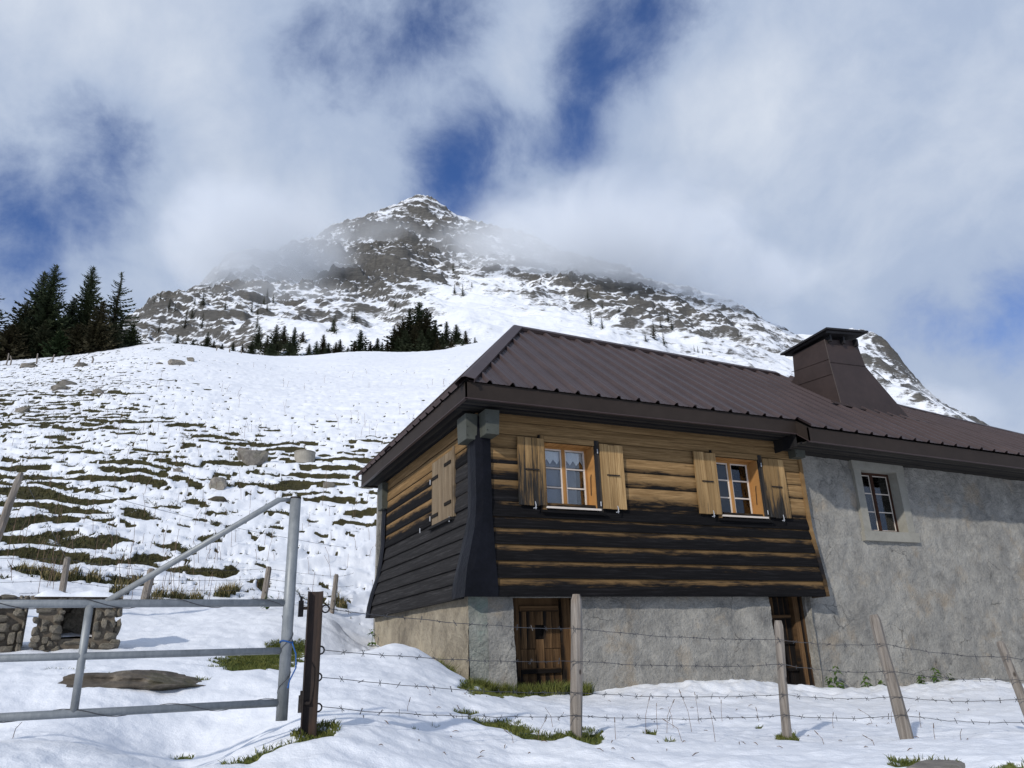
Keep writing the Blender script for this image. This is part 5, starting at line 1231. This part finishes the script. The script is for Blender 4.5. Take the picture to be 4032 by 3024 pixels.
# ----------------------------------------------------------------------------
# SPRUCES
# ----------------------------------------------------------------------------
def spruce_meshes(seed, h=15.0, rad=2.7, whorls=44, nb=8, sparse=0.0, segs=4, bare=0.06, fluff=1.0):
    r_ = random.Random(seed); V = []; Fc = []
    def tri(a, b_, c): i = len(V); V.extend((a, b_, c)); Fc.append((i, i + 1, i + 2))
    lean = (r_.uniform(-.01, .01), r_.uniform(-.01, .01))
    for w in range(whorls):
        t = bare + (1 - bare) * (w / whorls) ** 0.93; z = h * t
        prof = (1 - t) ** 0.86 * (1.0 if t > .12 else .75 + 2 * t)
        n = max(4, int(nb * (0.55 + .7 * (1 - t)))); a0 = r_.uniform(0, 6.28)
        side = [1 + .28 * math.sin(a0 + q) for q in range(2)]
        for k in range(n):
            if r_.random() < sparse * (.4 + t): continue
            a = a0 + 6.283 * k / n + r_.uniform(-.3, .3); L = rad * prof * r_.uniform(.55, 1.28) * (1 + .22 * math.sin(a * 2 + seed + t * 9)) * (1 + .15 * math.sin(t * 23 + seed)) + .12
            up = .45 - .75 * (1 - t) + r_.uniform(-.12, .12)
            c, s_ = math.cos(a), math.sin(a); pts = []
            for q in range(segs + 1):
                u = q / segs; droop = up * u * L * .5 - .28 * L * u * (1 - u) * (1 if t < .8 else .2) + .10 * L * u * u
                pts.append(Vector((c * L * u + lean[0] * z, s_ * L * u + lean[1] * z, z + droop)))
            px_ = Vector((-s_, c, 0))
            for q in range(segs):
                u = (q + .3) / segs; wd = (.16 + .30 * (1 - u)) * (.35 + .25 * L) * fluff; p, e = pts[q], pts[q + 1]
                for sg in (-1, 1):
                    o1 = px_ * sg * wd * r_.uniform(.7, 1.3) + Vector((0, 0, -r_.uniform(.05, .30) * (.4 + .2 * L)))
                    tri(p, e, p.lerp(e, .75) + o1 + (e - p) * .25)
                if r_.random() < .75:
                    tri(p, e + (e - p) * .3, p.lerp(e, .5) + Vector((r_.uniform(-.08, .08), r_.uniform(-.08, .08), -r_.uniform(.18, .5) * (.4 + .16 * L))))
            e, p = pts[-1], pts[-2]; tri(e - px_ * .06, e + px_ * .06, e + (e - p).normalized() * .28)
    for k in range(7 if h != 12 else 0): # leader
        a = k * .9; tri(Vector((0, 0, h * 1.0)), Vector((math.cos(a) * .16, math.sin(a) * .16, h * .965)), Vector((math.cos(a + .8) * .14, math.sin(a + .8) * .14, h * .955)))
    me = quad_mesh('crown', np.array([tuple(v) for v in V]), np.array(Fc)); 
    tr = MB().tube([(0, 0, -.8), (lean[0] * h * .3, lean[1] * h * .3, h * .3), (lean[0] * h, lean[1] * h, h * .99)], [.24, .18, .02], 7).mesh('trunk')
    return me, tr
PROTO = {'tall': spruce_meshes(1, 15, 3.5, 50, 10, 0, 5, .04, 1.25), 'tall2': spruce_meshes(2, 15, 3.2, 48, 10, 0, 5, .04, 1.25), 'sparse': spruce_meshes(3, 15, 3.4, 40, 8, .36, 5, .06, 1.1), 'broad': spruce_meshes(4, 11, 3.3, 38, 10, 0, 5, .02, 1.25),
         'bush': spruce_meshes(5, 5.5, 2.0, 24, 10, 0, 3, .0, 1.2), 'far': spruce_meshes(6, 14, 3.0, 30, 9, 0, 3, .02, 1.6), 'far2': spruce_meshes(7, 14, 3.4, 28, 9, .08, 3, .02, 1.6), 'speck': spruce_meshes(8, 12, 1.9, 14, 6, 0, 2, .0, 1.5)}
PH = {'tall': 15, 'tall2': 15, 'sparse': 15, 'broad': 11, 'bush': 5.5, 'far': 14, 'far2': 14, 'speck': 12}
VAR = {}
def spruce(kind, mat, loc, height, label, group, wide=1.0, name='spruce_tree', cat='tree', parts=True):
    key = (kind, mat)
    if key not in VAR:
        c = PROTO[kind][0].copy(); c.materials.append(MATS[mat]); t = PROTO[kind][1]
        if not t.materials: t.materials.append(MATS['bark'])
        VAR[key] = (c, t)
    s_ = height / PH[kind]; rot = rng.uniform(0, 6.28)
    if parts:
        o = empty(name, tuple(loc), label, cat, group); o.scale = (s_ * wide, s_ * wide, s_); o.rotation_euler = (0, 0, rot)
        for nm, me in zip(('crown', 'trunk'), VAR[key]):
            p = bpy.data.objects.new(nm, me); C.objects.link(p); p.parent = o
    else:
        o = bpy.data.objects.new(name, VAR[key][0]); C.objects.link(o); o.location = loc; o.scale = (s_ * wide, s_ * wide, s_); o.rotation_euler = (0, 0, rot); tag(o, label, cat, group)
    return o
GT = 'spruces in the clump on the left crest'
for x, yt, yb, D, kind, mat, wide, lab in (
    (97, 584, 782, 119, 'tall2', 'needles', 1.0, 'tall narrow spruce with bare tip, left of the highest one in the crest clump'),
    (125, 571, 784, 117, 'tall', 'needles', 1.0, 'highest spruce of the clump on the left crest'),
    (160, 642, 786, 121, 'tall', 'needles', 1.1, 'shorter dark spruce filling the gap in the middle of the crest clump'),
    (205, 576, 786, 118, 'tall', 'needles', .95, 'tall bushy spruce right of the gap in the crest clump'),
    (263, 586, 782, 119, 'sparse', 'needles', 1.0, 'sparse spruce with bare spreading boughs at the right of the crest clump'),
    (222, 650, 790, 113, 'broad', 'needles_brown', 1.05, 'broad brownish spruce in front of the crest clump'),
    (62, 650, 784, 116, 'broad', 'needles', 1.05, 'wide dark spruce at the left of the crest clump'),
    (-14, 612, 784, 116, 'tall', 'needles', 1.1, 'spruce cut by the left picture edge with only bough tips showing'),
    (30, 700, 786, 113, 'bush', 'needles_brown', 1.2, 'low olive spruce bush at the left foot of the crest clump'),
    (132, 715, 787, 112, 'bush', 'needles_green', 1.1, 'small green spruce bush in the middle foot of the crest clump'),
    (170, 700, 787, 113, 'bush', 'needles_brown', 1.2, 'dark low spruce right of the small green bush'),
    (290, 700, 779, 116, 'bush', 'needles_green', 1.0, 'fresh green young spruce at the right end of the crest clump'),
    (252, 690, 786, 114, 'broad', 'needles', .9, 'black green spruce under the sparse one in the crest clump'),
    (100, 690, 786, 114, 'broad', 'needles', .85, 'dusky spruce under the highest one in the crest clump')):
    q = atD(x * K, yt * K, D); p = Vector((q[0], q[1], 0)); p.z = gz(p.x, p.y) - .3; top = q[2]
    wide *= 1.22
    spruce(kind, mat, p, top - p.z, lab, GT, wide)
GM = 'spruces behind the crest at the mountain foot'
order = ['first', 'second', 'third', 'fourth', 'fifth', 'sixth', 'seventh', 'eighth', 'ninth', 'tenth', 'eleventh', 'twelfth', 'thirteenth', 'fourteenth', 'fifteenth', 'sixteenth', 'seventeenth', 'eighteenth', 'nineteenth', 'twentieth', 'twenty-first', 'twenty-second', 'twenty-third', 'twenty-fourth', 'twenty-fifth', 'twenty-sixth', 'twenty-seventh', 'twenty-eighth', 'twenty-ninth', 'thirtieth', 'thirty-first', 'thirty-second', 'thirty-third', 'thirty-fourth']
MID = [(385, 722, 766, 290), (402, 738, 766, 280), (450, 716, 768, 300), (463, 735, 768, 290), (505, 738, 768, 300), (525, 743, 768, 290), (560, 703, 772, 320), (578, 728, 772, 290), (598, 700, 775, 310), (616, 703, 775, 320), (637, 706, 776, 300), (655, 716, 776, 320), (668, 742, 778, 280), (700, 722, 782, 280), (720, 690, 760, 330), (735, 732, 784, 270), (752, 748, 784, 260), (780, 712, 784, 270), (800, 738, 784, 260), (815, 730, 784, 260), (838, 735, 782, 260), (853, 704, 782, 270), (870, 686, 780, 270), (886, 664, 778, 275), (905, 651, 778, 275), (921, 664, 778, 270), (940, 694, 776, 265), (964, 694, 774, 265), (985, 700, 770, 262), (1006, 714, 766, 260), (1026, 728, 762, 258), (896, 700, 778, 258), (925, 708, 777, 258), (955, 718, 776, 256), (545, 735, 774, 300), (588, 733, 774, 285), (627, 735, 776, 285), (685, 736, 780, 275), (710, 740, 783, 268), (726, 738, 784, 265), (765, 738, 784, 262), (790, 742, 784, 258), (826, 738, 783, 256), (860, 725, 782, 258), (878, 712, 780, 256), (912, 712, 778, 254), (945, 728, 777, 254), (975, 728, 774, 255), (1000, 732, 770, 255), (1016, 738, 766, 255), (480, 742, 768, 290), (418, 732, 766, 285)]
MID.sort()
units = ['first', 'second', 'third', 'fourth', 'fifth', 'sixth', 'seventh', 'eighth', 'ninth']
order += ['thirty-' + u for u in units[4:]] + ['fortieth'] + ['forty-' + u for u in units] + ['fiftieth'] + ['fifty-' + u for u in units]
for k, (x, yt, yb, D) in enumerate(MID):
    p = Vector(atD(x * K, yt * K, D)); top = p.z; p.z = atD(x * K, yb * K, D)[2]; h_ = top - p.z
    spruce('far' if k % 2 else 'far2', ('needles', 'needles_brown', 'needles')[k % 3], p, h_, f'{order[k]} dark spruce from the left along the mountain foot behind the crest', GM, 1.35 + .3 * ((k * 7) % 3) / 2)
GS = 'lone trees on the mountain flank'
for k, (x, y, hpx, lab) in enumerate(((853, 672, 28, 'lone spruce high on the spur above the dense tree group'), (765, 697, 38, 'spruce on the snow gully left of the lone high one'), (722, 720, 48, 'dark forked spruce on a rock step above the foot trees'), (760, 690, 20, 'small spruce beside the gully spruce'), (590, 655, 26, 'misty spruce on the left ledge, right one of a pair'), (577, 655, 22, 'misty spruce on the left ledge, left one of a pair'), (345, 655, 16, 'skyline spruce on the left ridge, right one'), (332, 660, 14, 'skyline spruce on the left ridge, left one'),
    (1500, 760, 16, 'left spruce of three on the snow above the roof ridge'), (1508, 762, 18, 'middle spruce of three on the snow above the roof ridge'), (1518, 764, 12, 'right spruce of three on the snow above the roof ridge'), (1595, 728, 12, 'left of two specks of spruce left of the chimney'), (1601, 730, 14, 'right of two specks of spruce left of the chimney'))):
    q, D = mhit(x * K, y * K); spruce('speck', 'needles', Vector(q) - Vector((0, 0, 1)), hpx * D / 1647 + 1, lab, GS, 1.1)
r2 = random.Random(5); specks = {}
for k in range(34):       # scattered specks on the rocky flanks
    zone = r2.choice(((1300, 1460, 690, 760), (1180, 1300, 590, 660), (950, 1060, 560, 640), (930, 1000, 500, 560), (340, 420, 650, 720), (1240, 1360, 640, 720), (540, 640, 640, 690), (420, 560, 660, 730)))
    x = r2.uniform(zone[0], zone[1]); y = r2.uniform(zone[2], zone[3]); q, D = mhit(x * K, y * K)
    if D > 1200: continue
    zl = 'above the roof ridge' if x > 1150 else ('on the slope right below the summit' if x > 700 else 'on the left mountain flank')
    specks.setdefault(zl, []).append((x, q, r2.uniform(7, 13)))
for zl, lst in specks.items():
    for k, (x, q, h_) in enumerate(sorted(lst, key=lambda t: t[0])):
        spruce('speck', 'needles', Vector(q) - Vector((0, 0, 1.5)), h_, f'{order[k]} tiny dark conifer from the left {zl}', f'tiny conifers {zl}', 1.2, 'conifer', 'tree', True)

# ----------------------------------------------------------------------------
# PLANTS
# ----------------------------------------------------------------------------
def scatter_blades(name, N, sampler, hmin, hmax, wid, mat, label, cat_none=True, lean=.5):
    P = sampler(N); n = len(P)
    a = nr.uniform(0, 2 * np.pi, n); h_ = nr.uniform(hmin, hmax, n); ln = nr.uniform(0, lean, n) * h_; a2 = nr.uniform(0, 2 * np.pi, n)
    d = np.stack([np.cos(a), np.sin(a), 0 * a], -1) * wid[0] * nr.uniform(.6, 1.4, (n, 1)); tipo = np.stack([np.cos(a2) * ln, np.sin(a2) * ln, h_], -1); mid = tipo * np.array([.35, .35, .6])
    V = np.stack([P - d, P + d, P + mid + d * .7, P + mid - d * .7, P + tipo], 1).reshape(-1, 3)
    base = (np.arange(n) * 5)[:, None]; q = np.concatenate([base + [0, 1, 2], base + [0, 2, 3], base + [3, 2, 4]], 0)
    o = link(name, quad_mesh(name, V, q), mat); tag(o, label, None, None, 'stuff'); return o
def mask_sampler(xr, yr, near=True, thr=.45, Dmax=14):
    def f(N):
        out = []; tot = 0
        for _ in range(60):
            x = nr.uniform(*xr, 20000); y = nr.uniform(*yr, 20000); D = np.hypot(x, y); ok = (D < Dmax) & (D > 2.8); x, y = x[ok], y[ok]
            z = base_h(x, y); r_, g, nn = relief(x, y, z); m_ = (g > thr)
            if not near: m_ &= nr.rand(len(x)) < np.clip(14 / np.hypot(x, y), 0, 1) ** 1.2
            inside = (y > 10.0) & (x > 3.8); m_ &= ~inside
            out.append(np.stack([x, y, z + r_], -1)[m_]); tot += m_.sum()
            if tot > N: break
        return np.concatenate(out)[:N]
    return f
scatter_blades('turf_grass', 26000, mask_sampler((-6, 9), (2.5, 14)), .010, .040, (.0035,), 'grass_blade', 'short green turf showing through the near snow', lean=1.2)
scatter_blades('hill_turf', 60000, mask_sampler((-32, 8), (14, 46), False, .5, 60), .04, .12, (.012,), 'hill_grass', 'dark tussock grass on the terraced slope', lean=1.3)
def around(points):
    def f(N):
        out = []
        for (x, y, r_, k) in points:
            m_ = int(N * k); a = nr.uniform(0, 6.28, m_); rr = r_ * np.sqrt(nr.rand(m_)); xx = x + rr * np.cos(a); yy = y + rr * np.sin(a); out.append(np.stack([xx, yy, ground_h(xx, yy)], -1))
        return np.concatenate(out)
    return f
# taller grass at the foot of the door and the house corner, round the posts
cor = [(3.95, 9.85, .16, .34), (4.25, 9.86, .15, .14), (4.6, 9.9, .16, .14), (5.0, 9.95, .2, .16), (5.4, 9.9, .18, .2), (3.72, 10.6, .12, .07), (3.6, 10.25, .15, .05)]
scatter_blades('door_grass', 4200, around(cor), .05, .19, (.005,), 'grass_blade', 'long green grass along the foot of the chalet wall', lean=.9)
pb = [(b.x, b.y, .09, .3) for b, t in posts[:2]] + [(float(PB[0]) + .05, float(PB[1]) + .02, .14, .4)]
scatter_blades('post_grass', 1500, around(pb), .012, .045, (.004,), 'grass_blade', 'green grass tufts round the post feet', lean=1.0)
# straw tussocks by the rear fence
tus = []
for x, y in ((110, 1255), (160, 1248), (205, 1250), (255, 1285), (345, 1290), (335, 1310), (490, 1285), (500, 1278), (480, 1288), (735, 1305), (55, 1235), (70, 1230), (100, 1235), (385, 1290), (290, 1260), (420, 1300)):
    p = hit(x * K, y * K); tus.append((p[0], p[1], .16, .06))
scatter_blades('straw_tussocks', 900, around(tus), .10, .30, (.005,), 'straw_blade', 'straw coloured grass tussocks along the rear fence', lean=.8)
tus2 = [(x_, y_, .16, k_) for x_, y_, r_, k_ in tus]
scatter_blades('green_tussocks', 2600, around(tus2), .05, .17, (.010,), 'hill_grass', 'olive grass tussocks along the rear fence', lean=.9)
# dry stalks sticking out of the snow
m2 = MB()
def stalk(p, h_, r_, bend, head):
    p = Vector(p); a = rng.uniform(0, 6.28); d = Vector((math.cos(a), math.sin(a), 0)); pts = [p + Vector((0, 0, -.03)), p + Vector((0, 0, h_ * .5)) + d * bend * h_ * .2, p + Vector((0, 0, h_ * (1 - .25 * bend))) + d * bend * h_ * .75]
    m2.tube(pts, [r_, r_ * .9, r_ * .7], 3)
    if head: e = pts[-1]; m2.tube([e, e + (pts[-1] - pts[-2]).normalized() * .035], [r_ * 1.8, r_ * 1.0], 4)
for x, y, h_ in ((1395, 1590, .30), (1420, 1575, .25), (1440, 1588, .28), (1455, 1572, .22), (1495, 1580, .38), (1510, 1560, .34), (1545, 1600, .26), (1640, 1565, .12), (1160, 1590, .2), (1195, 1565, .2), (1330, 1600, .14), (1560, 1560, .2), (1475, 1600, .2), (1800, 1575, .14), (1925, 1560, .2), (1950, 1568, .18), (1990, 1575, .16), (1885, 1560, .18), (2020, 1600, .1), (25, 1600, .12), (2075, 1600, .1), (1780, 1602, .1), (1890, 1608, .08), (880, 1540, .08), (930, 1505, .06), (1000, 1560, .1), (1110, 1600, .1)):
    p = hit(x * K, y * K); p[2] = gz(p[0], p[1]); stalk(p, h_ * .85, .0022, rng.uniform(.1, .9), rng.random() < .7)
for k in range(330):
    x = rng.uniform(10, 1000); y = rng.uniform(790, 1310); p = hit(x * K, y * K); D = math.hypot(p[0], p[1])
    if D < 13 or D > 125: continue
    p[2] = gz(p[0], p[1]); stalk(p, rng.uniform(.15, .7), .003 + D * .00013, rng.uniform(0, .5), rng.random() < .4)
for k in range(70):
    x = rng.uniform(760, 2150); y = rng.uniform(1500, 1640); p = Vector(hit(x * K, y * K)); p.z = gz(p.x, p.y) + .004; a = rng.uniform(0, 6.28); L = rng.uniform(.01, .06); d = Vector((math.cos(a), math.sin(a), 0)) * L
    if p.y > 9.9: continue
    q = p + d; q.z = gz(q.x, q.y) + rng.uniform(.004, .02); m2.tube([p, p.lerp(q, .5) + Vector((0, 0, .006)), q], [.002, .0035, .0015], 4)
tag(m2.build('dry_stalks', 'dry_stem'), 'thin dry plant stalks sticking out of the snow', None, None, 'stuff')
# nettles along the wall, each plant with its leaves
def nettle(px, py, h_, label, Y=9.88, name='nettle_plant'):
    q = atY(px * K, py * K, Y); b = Vector((q[0], Y, gz(q[0], Y))); root = empty(name, tuple(b), label, 'plant', 'green plants at the foot of the wall')
    part(MB().tube([b, b + Vector((rng.uniform(-.04, .04), -.01, h_ * .6)), b + Vector((rng.uniform(-.08, .08), -.03, h_))], [.006, .005, .003], 4), 'stem', 'nettle_leaf', root)
    for k in range(int(9 + h_ * 22)):
        t = rng.uniform(.15, 1); a = rng.uniform(0, 6.28); L = .13 * (1.15 - .5 * t) * rng.uniform(.8, 1.3); c = b + Vector((0, -.015, h_ * t)); d = Vector((math.cos(a), math.sin(a) * .8 - .25, rng.uniform(-.55, .1))).normalized(); sd = d.cross(Vector((0, 0, 1))).normalized() * L * .28; dn = Vector((0, 0, -.25 * L))
        m3 = MB(); m3.add([c, c + d * L * .4 + sd, c + d * L + dn, c + d * L * .4 - sd, c + d * L * .45 + Vector((0, 0, -.012))], [(0, 1, 4), (1, 2, 4), (2, 3, 4), (3, 0, 4)]); part(m3, 'leaf', 'nettle_leaf', root)
for a in ((1795, 1497, .22, 'low nettle right of the darker cellar door'), (1812, 1495, .36, 'tallest nettle right of the darker cellar door'), (1872, 1497, .24, 'single nettle left of the leaning knotty post'), (1905, 1500, .13, 'tiny nettle touching the leaning knotty post'), (1995, 1503, .2, 'nettle right of the leaning knotty post'), (2030, 1504, .26, 'middle nettle far right along the wall'), (2058, 1506, .2, 'last nettle far right along the wall')): nettle(*a)
nettle(803, 1388, .3, 'broad leaved plant at the far corner of the tan foundation', 14.6, 'leafy_plant')
nettle(578, 1318, .28, 'bright green leafy plant at the foot of the pale leaning post', float(hit(578 * K, 1318 * K)[1]), 'leafy_plant')

# ----------------------------------------------------------------------------
# MIST on the mountain
# ----------------------------------------------------------------------------
def mist(px, py, D, rx, ry, rd, dens, label, sub=3):
    p = Vector(atD(px * K, py * K, D)); s_ = D / 1647 * 1.02
    bm = bmesh.new(); bmesh.ops.create_icosphere(bm, subdivisions=sub, radius=1.0); me = bpy.data.meshes.new('mist_cloud'); bm.to_mesh(me); bm.free()
    o = link('mist_cloud', me, 'mist', None, tuple(p)); o.scale = (rx * s_, rd, ry * s_); o.rotation_euler = (0, 0, -math.atan2(p.x, p.y)); o.color = (1, 1, 1, dens); tag(o, label, None, None, 'stuff'); return o
mist(560, 545, 660, 260, 150, 140, .026, 'grey cloud bank hiding the left shoulder of the peak')
mist(610, 660, 540, 220, 80, 70, .010, 'thin mist drifting over the left rock face')
mist(1300, 530, 720, 440, 135, 140, .022, 'broad cloud bank wrapped round the ridge right of the summit')
mist(1050, 540, 860, 160, 120, 80, .014, 'thin mist on the gully right of the summit')
mist(800, 520, 900, 170, 80, 60, .007, 'faint mist across the face below the summit')
mist(1560, 610, 780, 270, 80, 90, .016, 'cloud over the right hand ridge')
mist(2030, 900, 900, 130, 80, 90, .014, 'mist over the far right end of the ridge')
